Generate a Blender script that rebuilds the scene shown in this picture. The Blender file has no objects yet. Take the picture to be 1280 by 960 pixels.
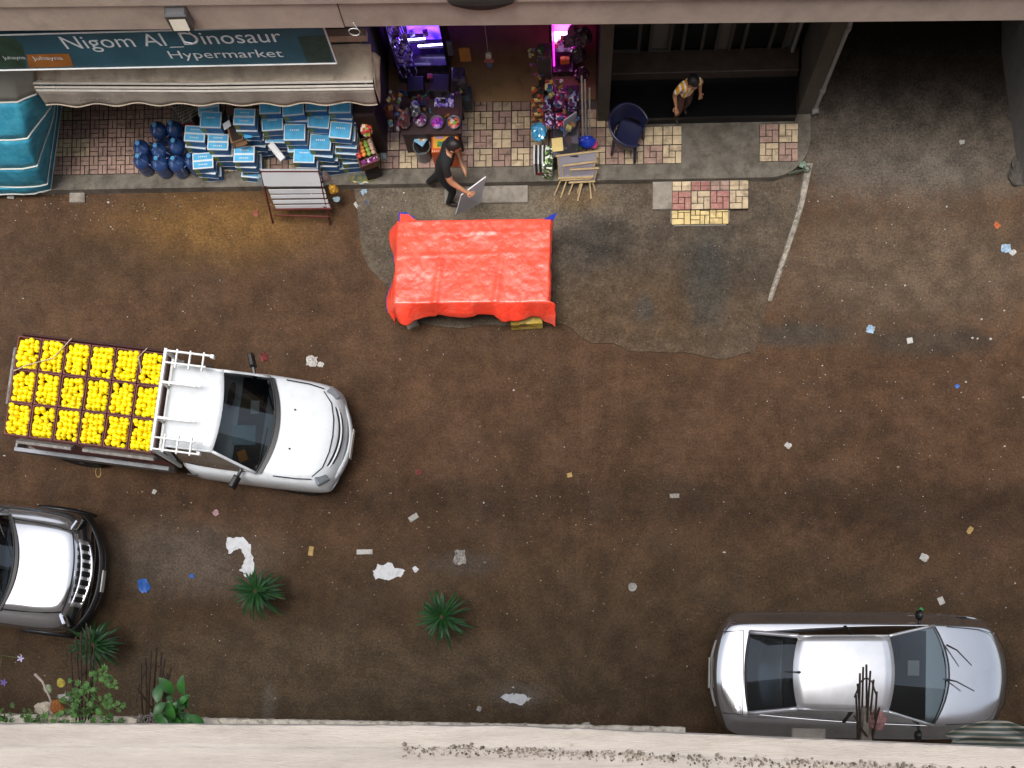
import bpy, bmesh, math, random
from mathutils import Vector, Matrix, noise
random.seed(7)
R = math.radians
sc = bpy.context.scene
COL = sc.collection

# ------------------------------------------------------------------ camera
F, CX, CY, HC = 1282.0, 640.0, 853.0, 16.3          # focal length and principal point in photograph pixels, eye height
def _axes():
    z = -Vector((715 - CX, -(880 - CY), -F)).normalized()
    x = Vector((1, 0, 0)); x = (x - z * x.dot(z)).normalized()
    y = z.cross(x)
    a = -0.012
    return x * math.cos(a) + y * math.sin(a), y * math.cos(a) - x * math.sin(a), z
AX, AY, AZ = _axes()
ROT = Matrix((AX, AY, AZ))                            # camera coordinates -> world
cam_d = bpy.data.cameras.new('camera'); cam = bpy.data.objects.new('camera', cam_d); COL.objects.link(cam)
cam.matrix_world = Matrix.Translation((0, 0, HC)) @ ROT.to_4x4()
cam_d.sensor_width = 36; cam_d.lens = 36 * F / 1280
cam_d.shift_y = (CY - 480) / 1280; cam_d.clip_end = 600; cam_d.clip_start = 0.05
sc.camera = cam
def ray(x, y): return ROT @ Vector((x - CX, -(y - CY), -F))
def P(x, y, h=0.0):                                   # where the sight line through a pixel meets height h
    w = ray(x, y); t = (h - HC) / w.z; return Vector((w.x * t, w.y * t, h))
def PY(x, y, Y):                                      # where it meets the upright plane at depth Y
    w = ray(x, y); t = Y / w.y; return Vector((w.x * t, Y, HC + w.z * t))

# ------------------------------------------------------------------ light
wd = bpy.data.worlds.new('World'); sc.world = wd; wd.use_nodes = True
nt = wd.node_tree; bg = nt.nodes['Background']
sky = nt.nodes.new('ShaderNodeTexSky'); sky.sky_type = 'NISHITA'; sky.sun_disc = False
SUN_EL, SUN_AZ = R(78), R(215)
sky.sun_elevation = SUN_EL; sky.sun_rotation = SUN_AZ; sky.dust_density = 4.0; sky.air_density = 1.0
hs = nt.nodes.new('ShaderNodeHueSaturation'); hs.inputs['Saturation'].default_value = 0.42
nt.links.new(sky.outputs[0], hs.inputs['Color']); nt.links.new(hs.outputs[0], bg.inputs[0])
bg.inputs[1].default_value = 0.15
sd = bpy.data.lights.new('sun', 'SUN'); sd.energy = 1.2; sd.angle = R(25); sd.color = (1.0, 0.97, 0.93)
so = bpy.data.objects.new('sun', sd); COL.objects.link(so)
sdir = Vector((math.sin(SUN_AZ) * math.cos(SUN_EL), math.cos(SUN_AZ) * math.cos(SUN_EL), math.sin(SUN_EL)))
so.rotation_euler = sdir.to_track_quat('Z', 'Y').to_euler(); so.location = (0, 0, 30)
sc.render.engine = 'CYCLES'
vs = sc.view_settings; vs.view_transform = 'Standard'; vs.look = 'None'; vs.gamma = 1.0
vs.exposure = 1.1; vs.use_curve_mapping = False

# ------------------------------------------------------------------ materials
def lin(h):
    h = h.lstrip('#'); v = [int(h[i:i + 2], 16) / 255 for i in (0, 2, 4)]
    return tuple(c / 12.92 if c <= .04045 else ((c + .055) / 1.055) ** 2.4 for c in v)
def as_lin(c): return lin(c) if isinstance(c, str) else c
MATS = {}
def M(name, col, rough=.6, metal=0, var=.18, scale=6, bump=0., bscale=40, coat=0., rand=0., spec=.5, col2=None, dirt=None, dirt_amt=.0, dirt_scale=3, world=False, emit=None, estr=0, stretch=None):
    if name in MATS: return MATS[name]
    m = bpy.data.materials.new(name); m.use_nodes = True; n = m.node_tree.nodes; l = m.node_tree.links
    b = n['Principled BSDF']
    c1 = as_lin(col); c2 = as_lin(col2) if col2 else tuple(max(0, v * (1 - 2 * var)) for v in c1)
    tc = n.new('ShaderNodeTexCoord'); src = tc.outputs['Object']
    if world:
        g = n.new('ShaderNodeNewGeometry'); src = g.outputs['Position']
    if stretch:
        mp = n.new('ShaderNodeMapping'); mp.inputs['Scale'].default_value = stretch; l.new(src, mp.inputs['Vector']); src = mp.outputs[0]
    nz = n.new('ShaderNodeTexNoise'); nz.inputs['Scale'].default_value = scale; nz.inputs['Detail'].default_value = 6; nz.inputs['Roughness'].default_value = .65
    l.new(src, nz.inputs['Vector'])
    rp = n.new('ShaderNodeValToRGB'); rp.color_ramp.elements[0].position = .32; rp.color_ramp.elements[1].position = .62
    rp.color_ramp.elements[0].color = (*c2, 1); rp.color_ramp.elements[1].color = (*c1, 1)
    l.new(nz.outputs['Fac'], rp.inputs[0]); out = rp.outputs[0]
    if dirt:
        n2 = n.new('ShaderNodeTexNoise'); n2.inputs['Scale'].default_value = dirt_scale; n2.inputs['Detail'].default_value = 8; n2.inputs['Roughness'].default_value = .7
        l.new(src, n2.inputs['Vector'])
        r2 = n.new('ShaderNodeValToRGB'); r2.color_ramp.elements[0].position = .48; r2.color_ramp.elements[1].position = .68
        l.new(n2.outputs['Fac'], r2.inputs[0])
        mu = n.new('ShaderNodeMath'); mu.operation = 'MULTIPLY'; mu.inputs[1].default_value = dirt_amt; l.new(r2.outputs[0], mu.inputs[0])
        mx = n.new('ShaderNodeMixRGB'); l.new(mu.outputs[0], mx.inputs[0]); l.new(out, mx.inputs[1]); mx.inputs[2].default_value = (*as_lin(dirt), 1); out = mx.outputs[0]
    if rand:
        oi = n.new('ShaderNodeObjectInfo'); mr = n.new('ShaderNodeMapRange'); l.new(oi.outputs['Random'], mr.inputs[0])
        mr.inputs[3].default_value = 1 - rand; mr.inputs[4].default_value = 1 + rand
        hv = n.new('ShaderNodeHueSaturation'); l.new(mr.outputs[0], hv.inputs['Value']); l.new(out, hv.inputs['Color']); out = hv.outputs[0]
    l.new(out, b.inputs['Base Color'])
    b.inputs['Roughness'].default_value = rough; b.inputs['Metallic'].default_value = metal
    b.inputs['Specular IOR Level'].default_value = spec
    if coat: b.inputs['Coat Weight'].default_value = coat; b.inputs['Coat Roughness'].default_value = .06
    if bump:
        n3 = n.new('ShaderNodeTexNoise'); n3.inputs['Scale'].default_value = bscale; n3.inputs['Detail'].default_value = 5
        l.new(src, n3.inputs['Vector'])
        bp = n.new('ShaderNodeBump'); bp.inputs['Strength'].default_value = bump; bp.inputs['Distance'].default_value = .02
        l.new(n3.outputs['Fac'], bp.inputs['Height']); l.new(bp.outputs[0], b.inputs['Normal'])
    if emit:
        b.inputs['Emission Color'].default_value = (*as_lin(emit), 1); b.inputs['Emission Strength'].default_value = estr
    MATS[name] = m; return m
def glass(name, tint=(.25, .28, .3), alpha=.45):
    m = bpy.data.materials.new(name); m.use_nodes = True; n = m.node_tree.nodes; l = m.node_tree.links
    n.remove(n['Principled BSDF']); o = n['Material Output']
    tr = n.new('ShaderNodeBsdfTransparent'); tr.inputs[0].default_value = (*tint, 1)
    gl = n.new('ShaderNodeBsdfGlossy'); gl.inputs['Roughness'].default_value = .03; gl.inputs[0].default_value = (.9, .95, 1, 1)
    fr = n.new('ShaderNodeFresnel'); fr.inputs[0].default_value = 1.6
    mx = n.new('ShaderNodeMixShader'); l.new(fr.outputs[0], mx.inputs[0]); l.new(tr.outputs[0], mx.inputs[1]); l.new(gl.outputs[0], mx.inputs[2])
    l.new(mx.outputs[0], o.inputs[0]); MATS[name] = m; return m

# ------------------------------------------------------------------ mesh helpers
class MB:
    def __init__(s): s.v = []; s.f = []; s.m = []; s.cur = 0
    def add(s, vs, fs):
        b = len(s.v); s.v += [Vector(p) for p in vs]
        for f in fs: s.f.append([b + i for i in f]); s.m.append(s.cur)
        return s
    def box(s, c, d, rot=None):
        c = Vector(c); x, y, z = (q / 2 for q in d)
        vs = [Vector((i * x, j * y, k * z)) for k in (-1, 1) for j in (-1, 1) for i in (-1, 1)]
        if rot is not None: vs = [rot @ v for v in vs]
        return s.add([c + v for v in vs], [(0, 2, 3, 1), (4, 5, 7, 6), (0, 1, 5, 4), (2, 6, 7, 3), (0, 4, 6, 2), (1, 3, 7, 5)])
    def bbox(s, c, d, bv=.01, rot=None):                # a box with chamfered top and bottom edges
        c = Vector(c); x, y, z = (q / 2 for q in d); bv = min(bv, x * .45, y * .45, z * .45)
        vs = []
        for zz, i in ((-z, bv), (-z + bv, 0), (z - bv, 0), (z, bv)):
            vs += [Vector((sx * (x - i), sy * (y - i), zz)) for sx, sy in ((-1, -1), (1, -1), (1, 1), (-1, 1))]
        if rot is not None: vs = [rot @ v for v in vs]
        fs = [(3, 2, 1, 0), (12, 13, 14, 15)]
        for k in range(3):
            for a in range(4): fs.append((k * 4 + a, k * 4 + (a + 1) % 4, k * 4 + 4 + (a + 1) % 4, k * 4 + 4 + a))
        return s.add([c + v for v in vs], fs)
    def prism(s, poly, z0, z1):
        n = len(poly); area = sum(poly[i][0] * poly[(i + 1) % n][1] - poly[(i + 1) % n][0] * poly[i][1] for i in range(n))
        if area < 0: poly = poly[::-1]
        vs = [(p[0], p[1], z0) for p in poly] + [(p[0], p[1], z1) for p in poly]
        return s.add(vs, [list(range(n))[::-1], list(range(n, 2 * n))] + [(i, (i + 1) % n, n + (i + 1) % n, n + i) for i in range(n)])
    def tube(s, pts, r, n=6, cap=True):
        pts = [Vector(p) for p in pts]; k = len(pts); rs = r if isinstance(r, (list, tuple)) else [r] * k
        vs = []
        up = None
        for i, p in enumerate(pts):
            t = (pts[min(i + 1, k - 1)] - pts[max(i - 1, 0)]).normalized()
            if up is None:
                up = Vector((0, 0, 1)) if abs(t.z) < .9 else Vector((1, 0, 0))
            a = t.cross(up).normalized(); up = a.cross(t).normalized()
            vs += [p + (a * math.cos(2 * math.pi * j / n) + up * math.sin(2 * math.pi * j / n)) * rs[i] for j in range(n)]
        fs = [(i * n + j, i * n + (j + 1) % n, i * n + n + (j + 1) % n, i * n + n + j) for i in range(k - 1) for j in range(n)]
        if cap: fs += [list(range(n))[::-1], list(range((k - 1) * n, k * n))]
        return s.add(vs, fs)
    def lathe(s, prof, n=16, c=(0, 0, 0), rot=None):
        c = Vector(c); vs = []
        for r, z in prof:
            for j in range(n):
                v = Vector((r * math.cos(2 * math.pi * j / n), r * math.sin(2 * math.pi * j / n), z)); vs.append(c + (rot @ v if rot is not None else v))
        k = len(prof)
        fs = [(i * n + j, i * n + (j + 1) % n, i * n + n + (j + 1) % n, i * n + n + j) for i in range(k - 1) for j in range(n)]
        fs += [list(range(n))[::-1], list(range((k - 1) * n, k * n))]
        return s.add(vs, fs)
    def grid(s, fn, nu, nv):
        vs = [fn(i / nu, j / nv) for j in range(nv + 1) for i in range(nu + 1)]
        w = nu + 1
        return s.add(vs, [(j * w + i, j * w + i + 1, j * w + w + i + 1, j * w + w + i) for j in range(nv) for i in range(nu)])
    def loft(s, rows):
        w = len(rows[0]); vs = [p for r in rows for p in r]
        return s.add(vs, [(j * w + i, j * w + i + 1, j * w + w + i + 1, j * w + w + i) for j in range(len(rows) - 1) for i in range(w - 1)])
    def mesh(s, name, mats, origin=(0, 0, 0), smooth=False):
        me = bpy.data.meshes.new(name); o = Vector(origin)
        me.from_pydata([v - o for v in s.v], [], s.f)
        for m in (mats if isinstance(mats, (list, tuple)) else [mats]): me.materials.append(m)
        for p, i in zip(me.polygons, s.m): p.material_index = i
        if smooth: me.polygons.foreach_set('use_smooth', [True] * len(me.polygons))
        me.validate(); me.update(); return me
    def build(s, name, mats, parent=None, origin=(0, 0, 0), smooth=False, sub=0, solid=0, weld=False, autosmooth=None):
        ob = bpy.data.objects.new(name, s.mesh(name, mats, origin, smooth)); COL.objects.link(ob)
        if parent is not None: ob.parent = parent
        else: ob.location = origin
        if weld:
            bm = bmesh.new(); bm.from_mesh(ob.data); bmesh.ops.remove_doubles(bm, verts=bm.verts, dist=.0004); bmesh.ops.recalc_face_normals(bm, faces=bm.faces); bm.to_mesh(ob.data); bm.free()
        if solid: q = ob.modifiers.new('thickness', 'SOLIDIFY'); q.thickness = solid; q.offset = 0
        if sub: q = ob.modifiers.new('smooth', 'SUBSURF'); q.levels = sub; q.render_levels = sub
        return ob
def tag(o, label, cat, group=None, kind=None):
    if label: o['label'] = label
    if cat: o['category'] = cat
    if group: o['group'] = group
    if kind: o['kind'] = kind
    return o
def struct(o): o['kind'] = 'structure'; return o
def root(name, loc, label, cat, group=None, rz=0.0):
    o = bpy.data.objects.new(name, None); o.empty_display_size = .2; COL.objects.link(o); o.location = loc; o.rotation_euler.z = rz
    return tag(o, label, cat, group)
def inst(ob, parent=None, loc=(0, 0, 0), rz=0.0, scale=None, name=None):
    c = ob.copy(); COL.objects.link(c); c.parent = parent; c.location = loc; c.rotation_euler = (0, 0, rz)
    if scale: c.scale = scale
    return c
def copy_tree(o, parent=None):
    c = o.copy(); COL.objects.link(c); c.parent = parent
    for ch in list(o.children): copy_tree(ch, c)
    return c
def text_mb(s, fit_w, fit_h, fn, depth=.004, mat=0, mb=None):   # lettering fitted to a width and a cap height; fn(u, v, w) places it
    cu = bpy.data.curves.new('t', 'FONT'); cu.body = s; cu.resolution_u = 3; ob = bpy.data.objects.new('t', cu); COL.objects.link(ob)
    bpy.context.view_layer.update()
    me = bpy.data.meshes.new_from_object(ob.evaluated_get(bpy.context.evaluated_depsgraph_get()))
    xs = [v.co.x for v in me.vertices]; x0, x1 = min(xs), max(xs)
    mb = mb or MB(); mb.cur = mat
    sx, sy = fit_w / (x1 - x0), fit_h / .7
    mb.add([fn((v.co.x - x0) * sx, v.co.y * sy, depth) for v in me.vertices], [list(p.vertices) for p in me.polygons])
    bpy.data.objects.remove(ob); bpy.data.curves.remove(cu); bpy.data.meshes.remove(me)
    return mb
def fbm(x, y, z=0.0): return noise.fractal(Vector((x, y, z)), 1.0, 2.0, 4)

# common materials
m_conc = M('concrete', '#8d857a', .85, var=.2, scale=3, bump=.35, bscale=60, dirt='#4e463c', dirt_amt=.7, dirt_scale=4, world=True)
m_white_metal = M('white_metal', '#d9dad8', .4, var=.05, dirt='#8b8378', dirt_amt=.35)
m_black_plastic = M('black_plastic', '#141416', .45, var=.1)
m_rubber = M('rubber', '#121212', .85, var=.1)
m_chrome = M('chrome', '#d8d8da', .12, 1, var=.03)
m_steel = M('steel', '#8a8c90', .35, .9, var=.1, dirt='#4a3c30', dirt_amt=.5)
m_wood = M('pale_wood', '#b79a6e', .6, var=.2, scale=14)
m_dark = M('dark_void', '#0c0b0a', .7, var=.1)
m_glass_side = glass('side_glass', (.06, .07, .075))
m_glass = glass('car_glass', (.42, .47, .48))
# ================================================================== SETTING
def ground_mat(name, base_a, base_b, patches, speck=.5, speck_col='#a3937d', wet=.22, fine=1.0):
    m = bpy.data.materials.new(name); m.use_nodes = True; n = m.node_tree.nodes; l = m.node_tree.links; b = n['Principled BSDF']
    g = n.new('ShaderNodeNewGeometry'); pos = g.outputs['Position']
    def nz(scale, detail=6, rough=.65):
        t = n.new('ShaderNodeTexNoise'); t.inputs['Scale'].default_value = scale; t.inputs['Detail'].default_value = detail; t.inputs['Roughness'].default_value = rough
        l.new(pos, t.inputs['Vector']); return t.outputs['Fac']
    def mth(op, a, c=None, clamp=False):
        t = n.new('ShaderNodeMath'); t.operation = op; t.use_clamp = clamp
        for i, v in enumerate((a, c)):
            if v is None: continue
            if isinstance(v, (int, float)): t.inputs[i].default_value = v
            else: l.new(v, t.inputs[i])
        return t.outputs[0]
    def rng(v, a, c, lo=0., hi=1.):
        t = n.new('ShaderNodeMapRange'); t.interpolation_type = 'SMOOTHSTEP'; l.new(v, t.inputs[0])
        for i, q in zip((1, 2, 3, 4), (a, c, lo, hi)): t.inputs[i].default_value = q
        return t.outputs[0]
    def mix(f, a, c):
        t = n.new('ShaderNodeMixRGB')
        if isinstance(f, float): t.inputs[0].default_value = f
        else: l.new(f, t.inputs[0])
        for i, q in ((1, a), (2, c)):
            if isinstance(q, tuple): t.inputs[i].default_value = (*q, 1)
            else: l.new(q, t.inputs[i])
        return t.outputs[0]
    big = nz(.55, 5); mid = nz(3.2, 7, .7); fin = nz(26, 4, .7); grain = nz(48, 2, .6); gr2 = nz(30, 3, .75); stain = nz(1.7, 9, .78)
    col = mix(rng(big, .38, .62), as_lin(base_a), as_lin(base_b))
    sx = n.new('ShaderNodeSeparateXYZ'); l.new(pos, sx.inputs[0])
    wetmask = rng(nz(.9, 6), .45, .62)
    for (cx, cy, rx, ry, c, amt, edge) in patches:
        dx = mth('DIVIDE', mth('SUBTRACT', sx.outputs[0], cx), rx); dy = mth('DIVIDE', mth('SUBTRACT', sx.outputs[1], cy), ry)
        d = mth('SQRT', mth('ADD', mth('MULTIPLY', dx, dx), mth('MULTIPLY', dy, dy)))
        d = mth('ADD', d, mth('MULTIPLY', mth('SUBTRACT', mid, .5), 1.1))
        d = mth('ADD', d, mth('MULTIPLY', mth('SUBTRACT', fin, .5), .35))
        k = mth('MULTIPLY', rng(d, 1 + edge, 1 - edge), amt)
        col = mix(k, col, as_lin(c))
    # tonal break-up, grit and pale grains
    v = mth('ADD', mth('MULTIPLY', mid, .35), mth('MULTIPLY', fin, .5 * fine)); v = mth('ADD', v, mth('MULTIPLY', gr2, .7 * fine))
    hv = n.new('ShaderNodeHueSaturation'); l.new(mth('MULTIPLY', rng(v, .58, .98, .62, 1.36), rng(stain, .40, .60, .78, 1.16)), hv.inputs['Value']); l.new(col, hv.inputs['Color']); col = hv.outputs[0]
    dens = rng(nz(1.3, 4), .35, .7, .0, .06)
    col = mix(mth('MULTIPLY', rng(mth('ADD', grain, dens), .70, .80), speck), col, as_lin(speck_col))
    col = mix(mth('MULTIPLY', rng(nz(40, 2, .6), .38, .29), .8 * speck), col, (.012, .009, .007))
    l.new(col, b.inputs['Base Color'])
    rr = mth('ADD', rng(wetmask, 0, 1, .78, .78 - wet * .5), mth('MULTIPLY', mth('SUBTRACT', fin, .5), .4), True); l.new(rr, b.inputs['Roughness'])
    b.inputs['Specular IOR Level'].default_value = .13
    h = mth('ADD', mth('MULTIPLY', mid, .6), mth('ADD', mth('MULTIPLY', fin, .35), mth('MULTIPLY', grain, .25)))
    bp = n.new('ShaderNodeBump'); bp.inputs['Strength'].default_value = .55; bp.inputs['Distance'].default_value = .025; l.new(h, bp.inputs['Height']); l.new(bp.outputs[0], b.inputs['Normal'])
    return m
def pp(x, y, h=0): q = P(x, y, h); return (q.x, q.y)
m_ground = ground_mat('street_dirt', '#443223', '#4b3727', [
    (*pp(640, 830), 10.5, 1.9, '#463828', .8, .5),
    (*pp(420, 850), 4.2, .8, '#564938', .7, .6),
    (*pp(760, 625), 6.5, .35, '#34271b', .6, .6),
    (*pp(1180, 640), 3.5, .35, '#33251a', .6, .6),
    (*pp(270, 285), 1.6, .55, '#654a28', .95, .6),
    (*pp(120, 330), 1.8, .5, '#3e2f20', .6, .6),
    (*pp(1150, 165), 2.6, 1.05, '#5f574e', 1.0, .45),
    (*pp(1170, -20), 3.8, 1.9, '#36312b', 1.0, .5),  # shade of the covered alley darkened into the floor colour
    (*pp(1140, 330), 2.3, .95, '#54473a', .8, .6),
    (*pp(995, 418), .75, .2, '#3c3831', .7, .5),
    (*pp(1160, 428), 1.0, .22, '#3b332b', .7, .4),
    (*pp(225, 700), 1.3, .55, '#564d44', .7, .7),
    (*pp(580, 705), .5, .2, '#4b433b', .6, .6),
    (*pp(650, 870), .35, .16, '#5d564f', .7, .8),
    (*pp(336, 880), .1, .3, '#6d655a', .6, .8)], speck=.6)
g = MB().add([(-150, -150, 0), (150, -150, 0), (150, 150, 0), (-150, 150, 0)], [(0, 1, 2, 3)])
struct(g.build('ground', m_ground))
# broken concrete apron in front of the shops, its lip worn and uneven
m_apron = ground_mat('apron_concrete', '#5a5045', '#4c4237', [
    (*pp(850, 350), 1.6, .95, '#3d352c', .85, .6),
    (*pp(800, 400), 1.9, .75, '#4a3a29', .85, .7),
    (*pp(885, 350), .35, .75, '#363632', .7, .5),
    (*pp(805, 385), .13, .22, '#3f3f3c', .5, .5),
    (*pp(740, 300), .5, .4, '#2c2a27', .7, .6),
    (*pp(600, 250), 1.9, .38, '#62594c', .9, .5),
    (*pp(720, 250), .5, .16, '#5c4a33', .7, .6),
    (*pp(960, 280), .4, .5, '#4c4338', .6, .6),
    (*pp(470, 300), .5, .5, '#4c4439', .7, .6)], speck=.75, wet=.5)
ap_px = [(444, 233), (446, 262), (450, 300), (462, 335), (490, 365), (508, 404), (560, 409), (640, 406), (705, 407), (740, 426), (790, 440), (850, 441), (905, 449), (942, 441), (952, 415), (960, 378), (972, 345), (988, 300), (1002, 250), (1008, 215), (1000, 214), (960, 224), (860, 229), (760, 231), (600, 235)]
edge = []
for i in range(len(ap_px)):
    a, c = ap_px[i], ap_px[(i + 1) % len(ap_px)]
    for k in range(6):
        t = k / 6; x = a[0] + (c[0] - a[0]) * t; y = a[1] + (c[1] - a[1]) * t
        q = P(x, y); w = .05 if i < 17 else 0
        edge.append((q.x + fbm(q.x * 2.5, q.y * 2.5) * w, q.y + fbm(q.x * 2.5, q.y * 2.5, 5) * w))
ap = MB().prism(edge, -.05, .022)
struct(ap.build('concrete_apron', m_apron))
# low slab against the kerb where the man walks
ls = MB(); a, c = P(556, 232, .05), P(660, 253, .05); ls.bbox(((a.x + c.x) / 2, (8.3 + c.y) / 2, .03), (c.x - a.x, 8.3 - c.y, .09), .015)
tag(ls.build('concrete_step', m_conc, origin=P(608, 245, 0)), 'low plain concrete step against the kerb behind the orange tarp', 'step')

# ---- pavement with kerb
KY = 8.31
def arc(c, r, a0, a1, n): return [(c[0] + r * math.cos(R(a0 + (a1 - a0) * i / n)), c[1] + r * math.sin(R(a0 + (a1 - a0) * i / n))) for i in range(n + 1)]
corner = arc((3.02, KY + .62), .62, -90, 0, 8)
m_kerb = M('kerb_concrete', '#6d665b', .85, var=.25, scale=4, bump=.5, bscale=50, dirt='#3b332a', dirt_amt=.75, dirt_scale=5, world=True)
pv = MB().prism([(-14, KY)] + corner + [(3.64, 14), (-14, 14)], -.1, .15)
pave = struct(pv.build('pavement', m_kerb))
tile_mats = [M('tile_cream', '#bda98a', .75, var=.12, scale=9, bump=.2, bscale=90, dirt='#5e4f40', dirt_amt=.7, dirt_scale=6, rand=.16, world=True),
             M('tile_pink', '#9c8072', .75, var=.14, scale=9, bump=.2, bscale=90, dirt='#4c3d35', dirt_amt=.7, dirt_scale=6, rand=.16, world=True),
             M('tile_yellow', '#ccb47c', .75, var=.12, scale=9, bump=.2, bscale=90, dirt='#6b5a3c', dirt_amt=.6, dirt_scale=6, rand=.1, world=True),
             M('tile_red', '#94625a', .75, var=.14, scale=9, bump=.2, bscale=90, dirt='#b09a88', dirt_amt=.5, dirt_scale=22, rand=.1, world=True)]
m_grout = M('grout', '#241d17', .9, var=.2, world=True)
def tile_mesh(kind, mat):
    t = MB(); s = .296; u = s / 3; t.cur = 1; t.box((0, 0, -.006), (s, s, .012)); t.cur = 0
    rects = {'weave': [(0, 0, 2, 1), (2, 0, 1, 2), (1, 2, 2, 1), (0, 1, 1, 2), (1, 1, 1, 1)], 'halves': [(0, 0, 1.5, 1.5), (1.5, 0, 1.5, 1.5), (0, 1.5, 1.5, 1.5), (1.5, 1.5, 1.5, 1.5)],
             'pairs': [(0, 0, 1.5, .75), (0, .75, 1.5, .75), (1.5, 0, .75, 1.5), (2.25, 0, .75, 1.5), (1.5, 1.5, 1.5, .75), (1.5, 2.25, 1.5, .75), (0, 1.5, .75, 1.5), (.75, 1.5, .75, 1.5)]}[kind]
    for (x, y, w, h) in rects:
        t.bbox((-s / 2 + (x + w / 2) * u, -s / 2 + (y + h / 2) * u, .003), (w * u - .012, h * u - .012, .014), .003)
    return t.mesh('tile', [mat, m_grout])
tiles = {(k, i): tile_mesh(k, tile_mats[i]) for k in ('weave', 'halves', 'pairs') for i in range(4)}
def lay(x, y, z, k, i, parent, rz=0):
    o = bpy.data.objects.new('tile', tiles[(k, i)]); COL.objects.link(o); o.parent = parent; o.location = Vector((x, y, z)) - parent.location; o.rotation_euler.z = rz + random.uniform(-.008, .008)
    o.location.z += random.uniform(-.002, .002)
    return o
trng = random.Random(3)
x0 = P(499, 200, .15).x
for row in range(4):
    for cidx in range(-25, 17):
        x = x0 + .15 + cidx * .3; y = 8.55 + .15 + row * .3
        if x > 1.75: continue
        if row > 2 and x > -.4: continue
        if row > 1 and x > .6: continue
        far_left = x < -6.0
        if far_left: i = 0 if trng.random() < .12 else 1; k = 'pairs'
        else:
            i = (cidx + row) % 2
            if trng.random() < .08: i = 1 - i
            k = 'weave' if (trng.random() < (.75 if i else .4) or row == 0) else 'halves'
        lay(x, y, .157, k, i, pave, math.pi / 2 * trng.randrange(4))
for row in range(2):
    for c_ in range(2):
        lay(P(961 + c_ * 24.5, 180, .15).x + .0, 8.55 + .15 + row * .3, .157, 'weave', [[0, 1], [1, 0]][row][c_], pave, math.pi / 2 * trng.randrange(4))
# tiled steps down to the street
a, c = P(816, 226, .1), P(933, 259, .1)
st = root('entrance_step', ((a.x + c.x) / 2, 8.1, 0), 'upper step of red and cream tiles against the kerb', 'step', 'tiled steps before the dark shop')
wst = MB(); wst.bbox(((a.x + c.x) / 2, (KY - .005 + c.y) / 2, .045), (c.x - a.x, KY - .005 - c.y, .1), .01); wst.build('riser', m_conc, st, st.location)
xs0 = P(840, 240, .1).x
for c_ in range(4): lay(xs0 + .15 + c_ * .3, 7.985, .102, 'weave', [3, 0, 3, 0][c_], st, math.pi / 2 * trng.randrange(4))
for c_ in range(4):
    o = lay(xs0 + .15 + c_ * .3, 8.215, .1015, 'halves', [0, 3, 1, 0][c_], st); o.scale = (1, .5, 1)
a, c = P(839, 258, .05), P(911, 281, .05)
s2 = root('entrance_step', ((a.x + c.x) / 2, (a.y + c.y) / 2, 0), 'small lower step of yellow tiles with clipped corners', 'step', 'tiled steps before the dark shop')
w2 = MB(); hw = .46; yc = (a.y + c.y) / 2; xc = (a.x + c.x) / 2
w2.prism([(xc - hw, yc + .155), (xc - hw, yc - .1), (xc - hw + .05, yc - .16), (xc + hw - .05, yc - .16), (xc + hw, yc - .1), (xc + hw, yc + .155)], 0, .05); w2.build('riser', m_conc, s2, s2.location)
for c_ in range(3): lay(xc - .3 + c_ * .3, yc, .057, 'pairs' if c_ == 1 else 'weave', 2, s2, math.pi / 2 * trng.randrange(4))
# whitewashed kerb curving into the street
m_lime = M('worn_whitewash', '#968e81', .85, var=.2, scale=12, bump=.5, bscale=40, dirt='#3a3026', dirt_amt=.95, dirt_scale=13, world=True)
kpx = [(1012, 204, .16), (1008, 225, .15), (1003, 250, .13), (995, 278, .11), (986, 305, .09), (977, 332, .06), (968, 356, .04), (961, 376, .025)]
kb = MB(); rows = []
for i, (x, y, z) in enumerate(kpx):
    q = P(x, y, z); w = .052 - .025 * i / 7
    rows.append([Vector((q.x + w + .02, q.y, 0)), Vector((q.x + w, q.y, z - .01)), Vector((q.x + w - .02, q.y, z)), Vector((q.x - w + .02, q.y, z)), Vector((q.x - w, q.y, z - .01)), Vector((q.x - w - .02, q.y, 0))])
kb.loft(rows); kb.add(rows[0], [tuple(range(6))]); kb.add(rows[-1], [tuple(range(5, -1, -1))])
tag(kb.build('painted_kerb', m_lime, origin=P(985, 290), weld=True), 'narrow whitewashed kerb curving from the alley corner into the street', 'kerb')

# ---- the building across the street: ground-floor shops under a projecting slab
m_plaster = M('pink_plaster', '#b5a396', .85, var=.1, scale=2, bump=.15, bscale=30, dirt='#8a7a6c', dirt_amt=.5, dirt_scale=1.5, world=True)
m_shopwall = M('shop_wall', '#4a4238', .8, var=.15, dirt='#2a241e', dirt_amt=.5, world=True)
m_shopfloor = M('shop_floor', '#94774f', .55, var=.12, scale=2, dirt='#55432f', dirt_amt=.5, world=True)
m_blackstone = M('black_stone', '#0b0c0e', .3, var=.15, scale=8)
m_frame = M('dull_frame', '#4d4a45', .6, var=.1)
m_pane = M('dark_pane', '#0a0c0e', .1, var=.1)
m_pale = M('pale_panel', '#6b675f', .7, var=.12, dirt='#45413a', dirt_amt=.4)
bd = root('shop_building', (0, 10.5, 0), 'long building across the street with dark ground-floor shops under a pink plaster slab', 'building')
BO = bd.location
def bpart(name, mb, mat, **k): return mb.build(name, mat, bd, BO, **k)
yl = lambda x: 8.36 - .0176 * (x + 7.2)       # front line of the slab, not quite parallel to the kerb
sl = MB()
jx = P(424, 20, 4.3).x
for (xa, xb, dy) in ((-16, jx - .006, .0), (jx + .006, 14, .012)):
    sl.prism([(xa, yl(xa) + dy), (xb, yl(xb) + dy), (xb, 14.5), (xa, 14.5)], 4.0, 4.47)
bpart('projecting_slab', sl, m_plaster)
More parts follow.
